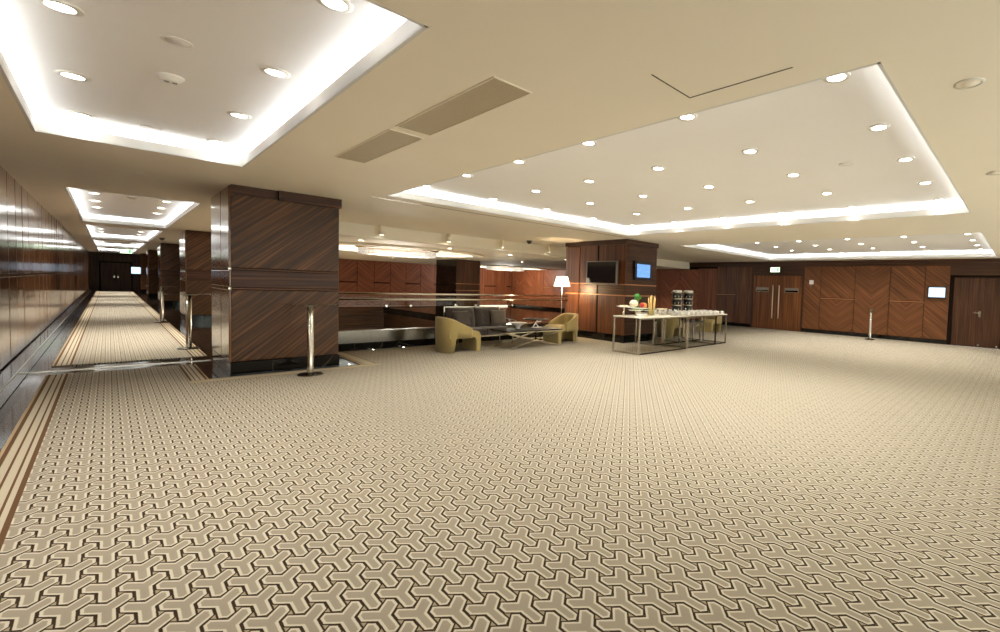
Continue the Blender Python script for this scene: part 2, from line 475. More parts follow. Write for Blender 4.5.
# atrium ceiling (lower) with two oval coffers
def ellipse_hole(b, x0, x1, y0, y1, cx, cy, rx, ry, z, up, n=64):
    E = []; R = []
    for i in range(n):
        a = 2*PI*i/n; c, s_ = math.cos(a), math.sin(a)
        E.append((cx+rx*c, cy+ry*s_, z))
        k = min(((x1-cx)/c if c > 1e-9 else 1e9), ((x0-cx)/c if c < -1e-9 else 1e9), ((y1-cy)/s_ if s_ > 1e-9 else 1e9), ((y0-cy)/s_ if s_ < -1e-9 else 1e9))
        R.append((cx+k*c, cy+k*s_, z))
    for i in range(n):
        j = (i+1) % n
        b.quad([R[i], R[j], E[j], E[i]])
        # coffer wall and roof
        U, V = (E[i][0], E[i][1], z+up), (E[j][0], E[j][1], z+up)
        b.quad([E[i], E[j], V, U]); b.quad([U, V, (cx, cy, z+up), (cx, cy, z+up+.0001)])
    # corners
    for X in (x0, x1):
        for Y in (y0, y1):
            near = sorted(range(n), key=lambda i: (R[i][0]-X)**2+(R[i][1]-Y)**2)
            on_x = next(i for i in near if abs(R[i][0]-X) < 1e-6); on_y = next(i for i in near if abs(R[i][1]-Y) < 1e-6)
            if on_x != on_y and (R[on_x][0]-R[on_y][0])**2+(R[on_x][1]-R[on_y][1])**2 > 1e-8:
                b.quad([R[on_x], (X, Y, z), R[on_y]])
b = MB()
CH = [(6.1, 15.5, 2.4, 1.9), (14.9, 22.7, 2.0, 1.7)]
h1 = (3.4, 8.8, 13.2, 17.8); h2 = (12.6, 17.2, 20.6, 24.8)
tiles(b, VX0, XR+.1, 11.8, YF+.1, HA, [h1, h2])
ellipse_hole(b, *h1, *CH[0], HA, .36); ellipse_hole(b, *h2, *CH[1], HA, .36)
ac = tag(b.build('ceiling_atrium', M['atrium_ceiling']), 'lower beige ceiling over the stair well with oval coffers', 'ceiling', kind=ST)
for (cx, cy, rx, ry) in CH:
    r = MB()
    for k in range(64):
        a, c = 2*PI*k/64, 2*PI*(k+1)/64
        P = lambda t, q, z: (cx+(rx+q)*math.cos(t), cy+(ry+q)*math.sin(t), z)
        r.quad([P(a,-.05,HA-.05), P(c,-.05,HA-.05), P(c,.28,HA-.05), P(a,.28,HA-.05)])
        r.quad([P(a,.28,HA-.05), P(c,.28,HA-.05), P(c,.28,HA), P(a,.28,HA)])
        r.quad([P(a,-.05,HA-.05), P(c,-.05,HA-.05), P(c,-.05,HA+.04), P(a,-.05,HA+.04)])
    r.build('coffer_rim', M['fascia'], ac)
    r = MB()
    for k in range(64):
        a, c = 2*PI*k/64, 2*PI*(k+1)/64
        P = lambda t, q, z: (cx+(rx+q)*math.cos(t), cy+(ry+q)*math.sin(t), z)
        r.quad([P(a,-.10,HA+.03), P(c,-.10,HA+.03), P(c,-.06,HA+.03), P(a,-.06,HA+.03)])
    r.build('light_strip', emission('warm_coffer_strip', (1.,.90,.74), .3), ac)
tag(B(VX0, XR, 11.8, 11.88, HA, H).build('trim_1', M['fascia']), 'beige fascia stepping down from hall ceiling to stair well ceiling', 'fascia', kind=ST)
tag(B(VX0-.06, VX0, 11.8, YF, HA, H).build('trim_2', M['fascia']), 'beige fascia between corridor ceiling and stair well ceiling', 'fascia', kind=ST)

# ------------------------------------------------------------------ walls
def panel(x0, x1, y0, y1, z0, z1, mat, parent, chevron=False, name='panel'):
    m = MB(); bev = .006
    if chevron in ('A', 'B'):
        w_ = (y0, y1) if (x1-x0) < (y1-y0) else (x0, x1)
        m.chev = w_[0]-.5 if chevron == 'A' else w_[1]+.5
        m.box(x0, x1, y0, y1, z0, z1, bev, 1)
    elif chevron:
        if (x1-x0) < (y1-y0):
            c = (y0+y1)/2; m.chev = c
            m.box(x0, x1, y0, c, z0, z1).box(x0, x1, c, y1, z0, z1)
        else:
            c = (x0+x1)/2; m.chev = c
            m.box(x0, c, y0, y1, z0, z1).box(c, x1, y0, y1, z0, z1)
    else: m.box(x0, x1, y0, y1, z0, z1, bev, 1)
    return m.build(name, mat, parent)

# right wall
wr = tag(MB().box(XR+.03, XR+.2, YB, .44, 0, H).box(XR+.03, XR+.2, 1.82, YF, 0, H).box(XR+.03, XR+.2, .44, 1.82, 2.2, H).build('wall_right', M['groove']), 'long walnut panelled wall with double doors on the right', 'wall', kind=ST)
def rpan(y0, y1, split, mat='wood_chevron', zt=2.52, chev=True):
    g = .008
    if split:
        panel(XR, XR+.04, y0+g, y1-g, .15, 1.30, M[mat], wr, chev)
        panel(XR, XR+.04, y0+g, y1-g, 1.36, zt, M[mat], wr, False)
        B(XR-.006, XR+.04, y0+g, y1-g, 1.315, 1.345).build('panel_trim', M['wood_trim'], wr)
    else: panel(XR, XR+.04, y0+g, y1-g, .15, zt, M[mat], wr, chev)
rpan(1.84, 2.52, False, chev=False, mat='wood_diag2' if 'wood_diag2' in M else 'wood_chevron')
rpan(2.52, 3.54, True); rpan(3.54, 4.66, False); rpan(4.66, 5.86, True); rpan(5.86, 6.5, False, chev=False)
rpan(8.66, 9.4, False, 'wood_vert'); rpan(9.4, 9.88, True, 'wood_vert'); rpan(9.88, 10.33, True, 'wood_vert'); rpan(10.33, 11.3, False, 'wood_red_vert', HA+.02, False)
yy = 11.3; k = 1
while yy < YF-.1:
    y2 = min(yy+1.02, YF); rpan(yy, y2, k % 2 == 1, 'wood_red' if k % 3 else 'wood_red_vert', HA-.02); yy = y2; k += 1
rpan(-.6, .42, True); rpan(-1.7, -.6, False); rpan(-2.8, -1.7, True); rpan(-3.5, -2.8, False)
fz = MB(); fz.box(XR-.025, XR+.04, YB, 11.8, 2.60, H).box(XR+.0, XR+.04, 6.5, 8.66, 2.22, 2.6).box(XR+.0, XR+.04, .42, 1.84, 2.22, 2.6).box(XR-.005, XR+.04, YB, 11.8, 2.53, 2.59)
fz.build('frieze', M['wood_dark'], wr)
bs = MB()
for a, c in ((YB, .42), (1.84, 6.5), (8.66, YF)): bs.box(XR-.02, XR+.04, a, c, 0, .14, .004, 1)
tag(bs.build('baseboard_right', M['marble_black']), 'black polished skirting along right panelled wall', 'skirting', kind=ST)

# double doors in the right wall
d1 = empty('door_1', (XR, 7.58, 0), 'tall walnut double doors with two long steel pull handles below green exit sign', 'door', kind=ST)
def at(o, x, y, z): return (x-o.location.x, y-o.location.y, z-o.location.z)
def lbox(o, x0, x1, y0, y1, z0, z1, bevel=0):
    lx, ly, lz = o.location
    return B(x0-lx, x1-lx, y0-ly, y1-ly, z0-lz, z1-lz, bevel=bevel)
m = lbox(d1, XR-.01, XR+.03, 6.5, 6.56, 0, 2.2); 
for a in ((XR-.01, XR+.03, 8.6, 8.66, 0, 2.2), (XR-.01, XR+.03, 6.5, 8.66, 2.17, 2.23)):
    m.box(a[0]-XR, a[1]-XR, a[2]-7.58, a[3]-7.58, a[4], a[5])
m.build('door_frame', M['wood_dark'], d1)
lbox(d1, XR+.03, XR+.05, 6.5, 8.66, 0, 2.2).build('door_backing', M['groove'], d1)
for s_, (a, c) in ((1, (6.57, 7.575)), (-1, (7.585, 8.59))):
    lf = lbox(d1, XR+.005, XR+.04, a, c, .02, 2.16, .004).build('door_leaf', M['wood_door'], d1)
    hy = 7.58 - s_*.13
    hb = MB(); hb.tube(at(d1, XR-.05, hy, .45), at(d1, XR-.05, hy, 1.78), .022)
    for z in (.6, 1.6): hb.tube(at(d1, XR-.05, hy, z), at(d1, XR+.01, hy, z), .012)
    hb.build('pull_handle', M['satin'], lf)
    y0 = (a+.12, c-.33) if s_ > 0 else (a+.33, c-.12)
    lbox(d1, XR-.001, XR+.006, y0[0], y0[1], 1.50, 1.68).build('vision_panel', M['vision'], lf)
    lbox(d1, XR-.006, XR-.001, y0[0]+.03, y0[1]-.03, 1.52 , 1.58).build('vision_slot', M['dark_steel'], lf)

# single leaf-and-half door at far right
d2 = empty('door_2', (XR+.05, 1.13, 0), 'dark wooden door with steel lever handle at right edge', 'door', kind=ST)
for a in ((XR, XR+.12, 1.74, 1.84, 0, 2.22), (XR, XR+.12, .42, .5, 0, 2.22), (XR, XR+.12, .5, 1.74, 2.16, 2.22)):
    lbox(d2, *a).build('door_frame', M['groove'], d2)
lbox(d2, XR+.125, XR+.2, .44, 1.82, 0, 2.2).build('door_backing', M['groove'], d2)  # added to keep world light out of the door gaps
for a, c in ((.955, 1.735), (.505, .945)):
    lf = lbox(d2, XR+.06, XR+.11, a, c, .02, 2.15, .004).build('door_leaf', M['wood_dark_vert'], d2)
    if a > .9:
        hb = MB(); hb.tube(at(d2, XR+.06, 1.04, 1.06), at(d2, XR-.0, 1.04, 1.06), .012).tube(at(d2, XR+.0, 1.03, 1.06), at(d2, XR+.0, 1.2, 1.06), .012)
        hb.box(.0, .012, 1.01-1.13, 1.07-1.13, .93, 1.12)
        hb.build('lever_handle', M['steel'], lf)
    MB().ball(at(d2, XR+.03, (a+.08), .07), .03).build('door_stop', M['steel'], lf)
# left polished wall
wl = tag(B(XL-.2, XL-.02, YB, YE, 0, H).build('wall_left', M['groove']), 'long polished wood corridor wall of tall vertical panels on the left', 'wall', kind=ST)
yy = YB
while yy < YE-.2:
    y2 = min(yy+.82, YE); g = .014
    B(XL-.02, XL+.0008, y2-.013, y2+.013, .19, H).build('groove_strip', M['wood_trim_dark'], wl)
    for z0, z1 in ((.19, 1.32), (1.36, H)):
        yc = (yy+y2)/2; q = B(-.03, 0, yy+g-yc, y2-g-yc, z0, z1, bevel=.006, seg=1).build('panel', M['lacquer'], wl, loc=(XL, yc, 0))
        q.rotation_euler.z = math.radians(random.uniform(-.45, .45))
    yy = y2
B(XL-.025, XL+.004, YB, YE, 1.325, 1.355).build('panel_trim', M['chrome'], wl)
tag(MB().box(XL-.02, XL+.14, YB, YE, 0, .17, .01).build('baseboard_left', M['marble_black']), 'broad black polished stone plinth along left corridor wall', 'skirting', kind=ST)
# corridor end wall
we = tag(B(XL-.1, VX0, YE, YE+.2, 0, H).build('wall_end', M['wood_dark_vert']), 'dark wood wall closing the far end of the corridor', 'wall', kind=ST)
d3 = empty('door_3', (.36, YE, 0), 'dark double door at the far end of the corridor', 'door', kind=ST)
lbox(d3, -.43, 1.15, YE-.03, YE, 0, 2.1).build('door_frame', M['groove'], d3)
for a, c in ((-.36, .355), (.365, 1.08)):
    lf = lbox(d3, a, c, YE-.06, YE-.01, .02, 2.02, .004).build('door_leaf', M['wood_dark_vert'], d3)
    hx = c-.09 if a < 0 else a+.09
    lbox(d3, hx-.03, hx+.03, YE-.09, YE-.06, .95, 1.1).build('door_handle', M['steel'], lf)
# walls around the stair well
wf = tag(B(VX0, XR+.1, YF, YF+.2, -3, HA).build('wall_far', M['groove']), 'reddish walnut panelled wall beyond the stair well', 'wall', kind=ST)
xx = VX0; k = 0
while xx < XR-.1:
    x2 = min(xx+.795, XR); g = .010
    mt = M['wood_red'] if (xx < 13) else M['wood_red_vert']
    if k % 2 == 0:
        panel(xx+g, x2-g, YF-.04, YF, .1, 1.26, mt, wf, 'A'); panel(xx+g, x2-g, YF-.04, YF, 1.32, HA, mt, wf, 'A')
    else: panel(xx+g, x2-g, YF-.04, YF, .1, HA, mt, wf, 'B')
    xx = x2; k += 1
for z0, z1 in ((-.42, .04), (-.9, -.46), (-1.4, -.94), (-3, -1.44)):
    B(VX0, XR, YF-.06, YF, z0, z1, bevel=.006).build('lower_panel', M['wood_horiz'], wf)
B(VX0, XR, YF-.09, YF, .04, .085).build('panel_trim', M['wood_trim'], wf)
tag(B(VX0, VX0+.15, YF+.2, YE, 0, H).build('wall_corridor', M['wood_dark_vert']), 'dark wood corridor wall behind the far pillars', 'wall', kind=ST)
m = MB().box(XL-.1, XR+.1, YB-.2, YB, 0, .12).box(XL-.1, XR+.1, YB-.2, YB, 2.6, H)
for x in (XL, 2.7, 6.3, 9.9, 13.5, XR): m.box(x-.12, x+.12, YB-.2, YB, .12, 2.6)
wb = tag(m.build('wall_back', M['wood_vert']), 'unseen wall behind the viewer, glazing added to admit fill light', 'wall', kind=ST)  # out of view; glazing added so world light brightens the ceiling
B(XL, XR, YB-.11, YB-.10, .12, 2.6).build('fill_window_glass', M['glass'], wb)

# ------------------------------------------------------------------ pillars
def pillar(x0, x1, y0, y1, label, side_gloss=True, big=False, top=H):
    p = empty('pillar', ((x0+x1)/2, (y0+y1)/2, 0), label, 'pillar', kind=ST)
    L = lambda *a, **k: lbox(p, *a, **k)
    L(x0-.012, x1+.012, y0-.012, y1+.012, 0, .19, bevel=.004).build('plinth', M['marble_black'], p)
    L(x0+.01, x1-.01, y0+.01, y1-.01, .19, top).build('core', M['groove'], p)
    L(x0, x1, y0, y1, .20, 1.235, bevel=.008).build('lower_panel', M['wood_diag'], p)
    L(x0+.004, x1-.004, y0+.004, y1-.004, 1.275, 1.515, bevel=.004).build('middle_band', M['wood_horiz'], p)
    L(x0, x1, y0, y1, 1.555, top-.13 if big else top-.02, bevel=.008).build('upper_panel', M['wood_diag'], p)
    for z in (1.255, 1.535): L(x0-.004, x1+.004, y0-.004, y1+.004, z-.009, z+.009).build('panel_trim', M['wood_trim_dark'], p)
    L(x0+.006, x1-.006, y0+.006, y1-.006, top-.13, top-.001).build('frieze', M['wood_horiz'], p)
    if side_gloss:
        ym = y0 + (y1-y0)*.42
        for a, c in ((y0+.015, ym-.012), (ym+.012, y1-.015)):
            for z0, z1 in ((.2, 1.235), (1.275, 1.515), (1.555, top-.02)):
                L(x0-.022, x0+.01, a, c, z0, z1, bevel=.01).build('side_panel', M['lacquer'], p)
            L(x0-.026, x0+.01, a, c, 1.243, 1.267).build('side_trim', M['chrome'], p); L(x0-.026, x0+.01, a, c, 1.523, 1.547).build('side_trim', M['chrome'], p)
    return p
p1 = pillar(1.13, 2.46, 8.62, 10.32, 'massive walnut pillar at corridor mouth with diagonal veneer and black plinth', True, True)
lbox(p1, 1.66, 2.475, 8.545, 8.7, 2.585, H-.001, bevel=.004).build('cornice', M['wood_horiz'], p1)
for yc, lb in ((19.8, 'dark walnut corridor pillar next behind the massive one'), (29.7, 'dark walnut corridor pillar third along the row'), (39.6, 'dark walnut corridor pillar fourth along the row'), (48.3, 'last dark walnut corridor pillar near the end door')):
    pillar(1.5, 2.6, yc-.8, yc+.85, lb)

# screen pillar
t0, t1, u0, u1 = 8.73, 10.02, 7.95, 9.72
p2 = empty('pillar', ((t0+t1)/2, (u0+u1)/2, 0), 'walnut pillar carrying a television and a blue display behind the buffet', 'pillar', kind=ST)
L = lambda *a, **k: lbox(p2, *a, **k)
L(t0-.015, t1+.015, u0-.015, u1+.7, 0, .2, bevel=.004).build('plinth', M['marble_black'], p2)
MB().box(t0+.012-p2.location.x, t1-.012-p2.location.x, u0+.012-p2.location.y, u1-p2.location.y, .2, H).box(t0+.1-p2.location.x, t1-.012-p2.location.x, u1-p2.location.y, u1+.67-p2.location.y, .2, H-.1).build('core', M['groove'], p2)
ZS = ((.21, 1.235), (1.275, 1.525), (1.565, 2.60))
ym = 8.98
for z0, z1 in ZS:
    mt = M['wood_horiz'] if z0 > 1.2 and z1 < 1.6 else M['wood_vert']
    for a, c in ((u0+.0, ym-.03), (ym+.03, u1)):
        L(t0, t0+.05, a, c, z0, z1, bevel=.006).build('face_panel', mt, p2)
    L(t0+.02, t1, u0, u0+.05, z0, z1, bevel=.006).build('end_panel', M['wood_dark'] , p2)
    L(t0+.05, t0+.1, u1+.08, u1+.68, z0, min(z1, 2.62), bevel=.006).build('wing_panel', M['wood_vert'], p2)
for z in (1.255, 1.545):
    L(t0-.008, t0+.05, u0, u1, z-.016, z+.016).build('panel_trim', M['wood_trim'], p2)
    L(t0, t1+.004, u0-.008, u0+.05, z-.016, z+.016).build('panel_trim', M['wood_trim'], p2)
    L(t0+.042, t0+.1, u1+.08, u1+.68, z-.016, z+.016).build('panel_trim', M['wood_trim'], p2)
L(t0-.03, t1+.03, u0-.03, u1+.02, 2.60, H-.001, bevel=.006).build('cornice', M['wood_dark'], p2)
L(t0+.03, t1, u1+.02, u1+.7, 2.62, H-.001).build('cornice', M['wood_dark'], p2)

# black marble column in the stair well
c0, c1, e0, e1 = 9.5, 10.6, 18.3, 20.1
p3 = empty('pillar', ((c0+c1)/2, (e0+e1)/2, 0), 'black marble column with dark wood front beyond the sofa', 'pillar', kind=ST)
lbox(p3, c0, c1, e0+.03, e1, .0, HA).build('shaft', M['marble_black'], p3)
for z0, z1 in ((.1, 1.10), (1.14, 1.38), (1.42, HA-.02)): lbox(p3, c0+.03, c1, e0, e0+.03, z0, z1).build('front_panel', M['wood_dark_vert'], p3)
for z in (1.12, 1.40): lbox(p3, c0-.005, c1, e0-.006, e0+.02, z-.014, z+.014).build('panel_trim', M['wood_trim'], p3)

# ------------------------------------------------------------------ ceiling fittings
ORD = ['first', 'second', 'third', 'fourth', 'fifth', 'sixth', 'seventh']
dl = None
LIGHTS = []
def downlight(x, y, z, label, group, power=13.):
    global dl
    if dl is None:
        dl = empty('downlight', (x, y, z), label, 'downlight', group=group)
        MB().lathe([(.058,-.012), (.085,-.012), (.088,-.006), (.088,.0), (.058,.0), (.058,-.012)], seg=28, close=False).build('trim_ring', M['white_plastic'], dl)
        MB().lathe([(0,-.006), (.03,-.0075), (.057,-.004), (.057,-.001), (0,-.001)], seg=24, close=False).build('lamp_lens', M['lens'], dl)
    else: dup(dl, (x, y, z), label=label, group=group)
    LIGHTS.append((x, y, z-.02, power))
def grid_lights(xs, ys, z, what, group, power, rowfmt, colfmt):
    for j, y in enumerate(ys):
        for i, x in enumerate(xs):
            downlight(x, y, z, f'round downlight in {what}, {rowfmt(j)}, {colfmt(i)}', group, power)
col2 = lambda i: ('left column', 'right column')[i]
grid_lights((-.16, .80), (2.9, 4.22, 5.62, 6.95), HT, 'ceiling tray nearest corridor mouth', 'downlights in the near left tray', 13., lambda j: f'{ORD[j]} row from viewer', col2)
grid_lights((-.16, .80), (12.35, 13.75, 15.2, 16.7), HT, 'first corridor tray', 'downlights in the first corridor tray', 26., lambda j: f'{ORD[j]} row along', col2)
grid_lights((-.16, .80), (21.6, 23.4, 25.2, 27.0), HT, 'second corridor tray', 'downlights in the second corridor tray', 26., lambda j: f'{ORD[j]} row along', col2)
grid_lights((-.16, .80), (32., 36.), HT, 'third corridor tray', 'downlights in the third corridor tray', 48., lambda j: f'{ORD[j]} row along', col2)
grid_lights((-.16, .80), (41.5, 45.5), HT, 'last corridor tray', 'downlights in the last corridor tray', 60., lambda j: f'{ORD[j]} row along', col2)
grid_lights((3.2, 4.36, 5.52, 6.77, 8.03), (1.05, 2.27, 3.49, 4.71, 5.93, 7.15), HT, 'large tray', 'downlights in the large tray', 13., lambda j: f'{ORD[j]} row from right end', lambda i: f'{ORD[i]} from near edge')
grid_lights((11.2, 12.44, 13.75, 15.05, 16.3), (1.06, 2.31, 3.6, 4.87, 6.12), HT, 'far tray', 'downlights in the far tray', 13., lambda j: f'{ORD[j]} row from right', lambda i: f'{ORD[i]} from near edge')
for n_, (x, y) in enumerate(((4.1, 12.7), (6.4, 12.7), (8.6, 13.0), (10.9, 12.9), (13.2, 13.2), (15.8, 13.2), (11.5, 16.5), (15.2, 17.0), (4.2, 19.5), (8.0, 21.0), (11.7, 21.2), (6.0, 24.0))):
    downlight(x, y, HA, f'round downlight in lower stair well ceiling, {["first","second","third","fourth","fifth","sixth"][n_ % 6]} of the {"fascia" if n_ < 6 else "rear"} group', 'downlights over the stair well', 44.)
for (x, y, z, p) in LIGHTS:
    ld = bpy.data.lights.get('spot%g' % p) or bpy.data.lights.new('spot%g' % p, 'SPOT')
    ld.energy = p*2.8; ld.spot_size = math.radians(106); ld.spot_blend = .8; ld.shadow_soft_size = .05; ld.color = (1., .96, .90)
    o = bpy.data.objects.new('downlight_lamp', ld); COL.objects.link(o); o.location = (x, y, z)

# smoke detectors, speakers, sprinklers
def detector(x, y, z, label):
    e = empty('smoke_detector', (x, y, z), label, 'smoke detector')
    MB().lathe([(.035,-.045), (.06,-.03), (.068,-.012), (.075,-.008), (.075,0), (0,0)], seg=28).build('housing', M['white_plastic'], e)
    for s_ in (-1, 1): B(-.012+s_*.022, .012+s_*.022, -.02, .02, -.046, -.043).build('sensor_slot', M['grey_plastic'], e)
detector(.32, 5.0, HT, 'white smoke detector with two grey slots in near left tray')
detector(.32, 13.6, HT, 'white smoke detector in first corridor tray')
def speaker(x, y, z, r, label):
    e = empty('ceiling_speaker', (x, y, z), label, 'ceiling speaker', group='flush round ceiling speakers')
    MB().lathe([(r-.012,-.006), (r,-.005), (r,0), (r-.012,0), (r-.012,-.006)], seg=30, close=False).build('trim_ring', M['white_plastic'], e)
    MB().lathe([(0,-.003), (r-.012,-.003), (r-.012,-.0005), (0,-.0005)], seg=30, close=False).build('speaker_grille', M['tray'] if z > H else M['ceiling'], e)
speaker(.30, 4.22, HT, .075, 'flush round speaker nearer the viewer in near left tray')
speaker(.30, 6.92, HT, .08, 'flush round speaker at far end of near left tray')
speaker(3.31, .32, H, .075, 'flush round speaker on flat ceiling right of large tray, near corner')
speaker(5.77, .29, H, .08, 'flush round speaker on flat ceiling right of large tray at frame edge')
speaker(5.4, 1.62, HT, .075, 'flush round speaker in the large tray near its right end')
speaker(.27, 8.86, H, .05, 'small flush round cover on ceiling between left tray and corridor')
cm = empty('security_camera', (7.9, 11.0, H), 'small black dome security camera on beige ceiling', 'security camera')
MB().lathe([(0,-.1), (.04,-.09), (.065,-.06), (.07,-.03), (.07,0), (0,0)], seg=20, close=False).build('dome', M['black_plastic'], cm)
MB().lathe([(.07,-.02), (.085,-.015), (.085,0), (.07,0)], seg=20, close=False).build('mount_ring', M['grey_plastic'], cm)
cm2 = dup(cm, (1.3, 24.5, H), label='small black dome camera on corridor ceiling beside the pillar row')
# air vents
for (a, c, lb) in ((2.57, 4.05, 'perforated ceiling air vent nearer the viewer'), (4.17, 5.62, 'perforated ceiling air vent farther from viewer, nearer large pillar')):
    v = empty('ceiling_vent', (1.7, (a+c)/2, H), lb, 'air vent', group='ceiling air vents')
    hh = (c-a)/2
    B(-.135, .135, -hh+.01, hh-.01, -.004, -.001).build('grille', M['vent'], v)
    MB().box(-.145, -.135, -hh, hh, -.006, 0).box(.135, .145, -hh, hh, -.006, 0).box(-.135, .135, -hh, -hh+.01, -.006, 0).box(-.135, .135, hh-.01, hh, -.006, 0).build('frame', M['ceiling'], v)
# cylinder spotlights in front of the fascia
cs = None
for i, x in enumerate((4.2, 5.83, 7.45, 9.15)):
    lb = f'beige cylinder spotlight hanging before the fascia, {ORD[i]} from massive pillar'
    if cs is None:
        cs = empty('ceiling_spotlight', (x, 11.66, H), lb, 'spotlight', group='cylinder spotlights by the fascia')
        MB().lathe([(.045,-.22), (.055,-.22), (.055,0), (0,0)], seg=20, close=False).build('housing', M['atrium_ceiling'], cs)
        MB().lathe([(0,-.205), (.045,-.205)], seg=20, close=False).build('lamp_lens', M['lens'], cs)
    else: dup(cs, (x, 11.66, H), label=lb)

# chandeliers
def chandelier(cx, cy, rx, ry, label):
    e = empty('crystal_chandelier', (cx, cy, HA+.36), label, 'chandelier', group='oval crystal chandeliers')
    top = 0
    fr = MB()
    for (q, z) in ((1., -.06), (.86, -.33)):
        N = 72
        for k in range(N):
            a, c = 2*PI*k/N, 2*PI*(k+1)/N
            P = lambda t, d, zz: ((rx*q+d)*math.cos(t), (ry*q+d)*math.sin(t), zz)
            fr.quad([P(a,-.03,z), P(c,-.03,z), P(c,.02,z), P(a,.02,z)]); fr.quad([P(a,.02,z-.02), P(c,.02,z-.02), P(c,.02,z), P(a,.02,z)])
    for k in range(6):
        a = 2*PI*k/6; fr.tube((rx*.8*math.cos(a), ry*.8*math.sin(a), -.06), (rx*.8*math.cos(a), ry*.8*math.sin(a), 0), .01, 6)
    for k in range(72):
        a, c = 2*PI*k/72, 2*PI*(k+1)/72
        P = lambda t, q, zz: (rx*q*math.cos(t), ry*q*math.sin(t), zz)
        fr.quad([P(a,.9,-.36), P(c,.9,-.36), P(c,.97,-.30), P(a,.97,-.30)])
    fr.build('frame', M['gold'], e)
    for nm, q, z0, z1 in (('upper_crystal_tier', 1., -.07, -.30), ('lower_crystal_tier', .86, -.36, -.56)):
        m = MB()
        for ring in range(3):
            n = 120
            for k in range(n):
                a = 2*PI*(k+.5*(ring % 2))/n; d = -.07*ring
                x, y = (rx*q+d)*math.cos(a), (ry*q+d)*math.sin(a)
                ln = (z0-z1)*random.uniform(.86, 1.0)
                steps = 4
                for s_ in range(steps):
                    za = z0-ln*s_/steps; zb = z0-ln*(s_+.92)/steps; zm = za*.4+zb*.6; r = .019
                    vs = [m.bm.verts.new((x, y, za)), m.bm.verts.new((x, y, zb))]
                    rg = [m.bm.verts.new((x+r*math.cos(2*PI*i/3+a), y+r*math.sin(2*PI*i/3+a), zm)) for i in range(3)]
                    for i in range(3):
                        j = (i+1) % 3
                        m.bm.faces.new((vs[0], rg[i], rg[j])); m.bm.faces.new((vs[1], rg[j], rg[i]))
        o = m.build(nm, M['crystal'], e); o['kind'] = 'stuff'
    pl = bpy.data.lights.new('chandelier_bulb', 'POINT'); pl.energy = 75; pl.color = (1., .93, .82); pl.shadow_soft_size = .25
    for s_ in (-.5, .5):
        o = bpy.data.objects.new('chandelier_bulb', pl); COL.objects.link(o); o.location = (cx+s_*rx*.5, cy, 2.02)
chandelier(6.1, 15.5, 1.32, .95, 'large oval crystal chandelier in ceiling coffer right of massive pillar')
chandelier(14.9, 23.0, 1.3, .95, 'farther oval crystal chandelier in front of reddish wall beyond black column')

# ------------------------------------------------------------------ balustrade
ba = empty('glass_balustrade', (5.7, 10.3, 0), 'glass balustrade with twin steel rails on a polished steel kerb beside the stair well', 'balustrade')
L = lambda *a, **k: lbox(ba, *a, **k)
BX0, BX1 = 2.5, 8.8
L(BX0, BX1, 10.22, 10.48, 0, .15, bevel=.005).build('plinth', M['marble_black'], ba)
L(BX0, BX1, 10.24, 10.46, .15, .40, bevel=.006).build('steel_fascia', M['steel_fascia'], ba)
xx = BX0+.02
while xx < BX1-.1:
    x2 = min(xx+1.55, BX1)
    gp = L(xx+.01, x2-.01, 10.34, 10.356, .40, 1.10).build('glass_panel', M['glass'], ba)
    for cx in (xx+.25, x2-.25):
        MB().tube(at(ba, cx, 10.30, .90), at(ba, cx, 10.338, .90), .022, 12).build('glass_clamp', M['chrome'], gp)
    xx = x2
for z, y in ((1.16, 10.30), (1.04, 10.28)):
    MB().tube(at(ba, BX0, y, z), at(ba, BX1, y, z), .021, 14).build('handrail', M['chrome'], ba)
fm = None
for (x, y, lb) in ((3.5, 10.12, 'tiny steel floor light by the kerb, nearer the massive pillar'), (4.1, 10.12, 'tiny steel floor light by the kerb, nearer the olive armchair'), (2.62, 8.62, 'tiny steel floor light in black stone beside massive pillar')):
    if fm is None:
        fm = empty('floor_light', (x, y, .012), lb, 'floor light', group='tiny floor lights')
        MB().lathe([(.03,0), (.033,.003), (.03,.006), (.0,.006)], seg=18).build('rim', M['chrome'], fm)
        MB().lathe([(.012,.006), (.01,.008), (0,.009)], seg=16, close=False).build('lamp_lens', M['lens'], fm)
    else: dup(fm, (x, y, .012 if x > 3 else .0), label=lb)
# bright line at base of the far wall, a ledge given its own glow
tag(B(15.0, 16.9, YF-.3, YF-.1, .0, .08, bevel=.01).build('wall_ledge', plain('glowing_white_ledge', (240,232,214), .4, emit=(255,240,214), estr=.35)), 'low self-glowing white ledge at foot of reddish wall behind the sofa', 'ledge')

# ------------------------------------------------------------------ cocktail tables
ct = empty('cocktail_table', (1.92, 7.99, .012), 'tall steel cocktail table with round glass top in front of massive pillar', 'cocktail table', group='steel cocktail tables')
MB().lathe([(.155,0), (.16,.004), (.16,.012), (.14,.022), (.05,.03), (.045,.04)], seg=32).build('base', M['dark_steel'], ct)
MB().lathe([(.043,.03), (.043,1.03), (.0,1.03)], seg=20, close=False).build('pole', M['steel'], ct)
MB().lathe([(.31,1.03), (.318,1.036), (.318,1.044), (.31,1.05)], seg=40).build('glass_top', M['glass'], ct)
MB().lathe([(.09,1.016), (.09,1.03)], seg=24).build('top_plate', M['steel'], ct)
dup(ct, (.98, 12.1, .012), label='tall steel cocktail table on corridor runner, nearer the viewer')
dup(ct, (.985, 18.8, .012), label='tall steel cocktail table farther along corridor runner, second of the two there')
dup(ct, (16.55, 3.9, .012), label='tall steel cocktail table alone before right panelled wall')

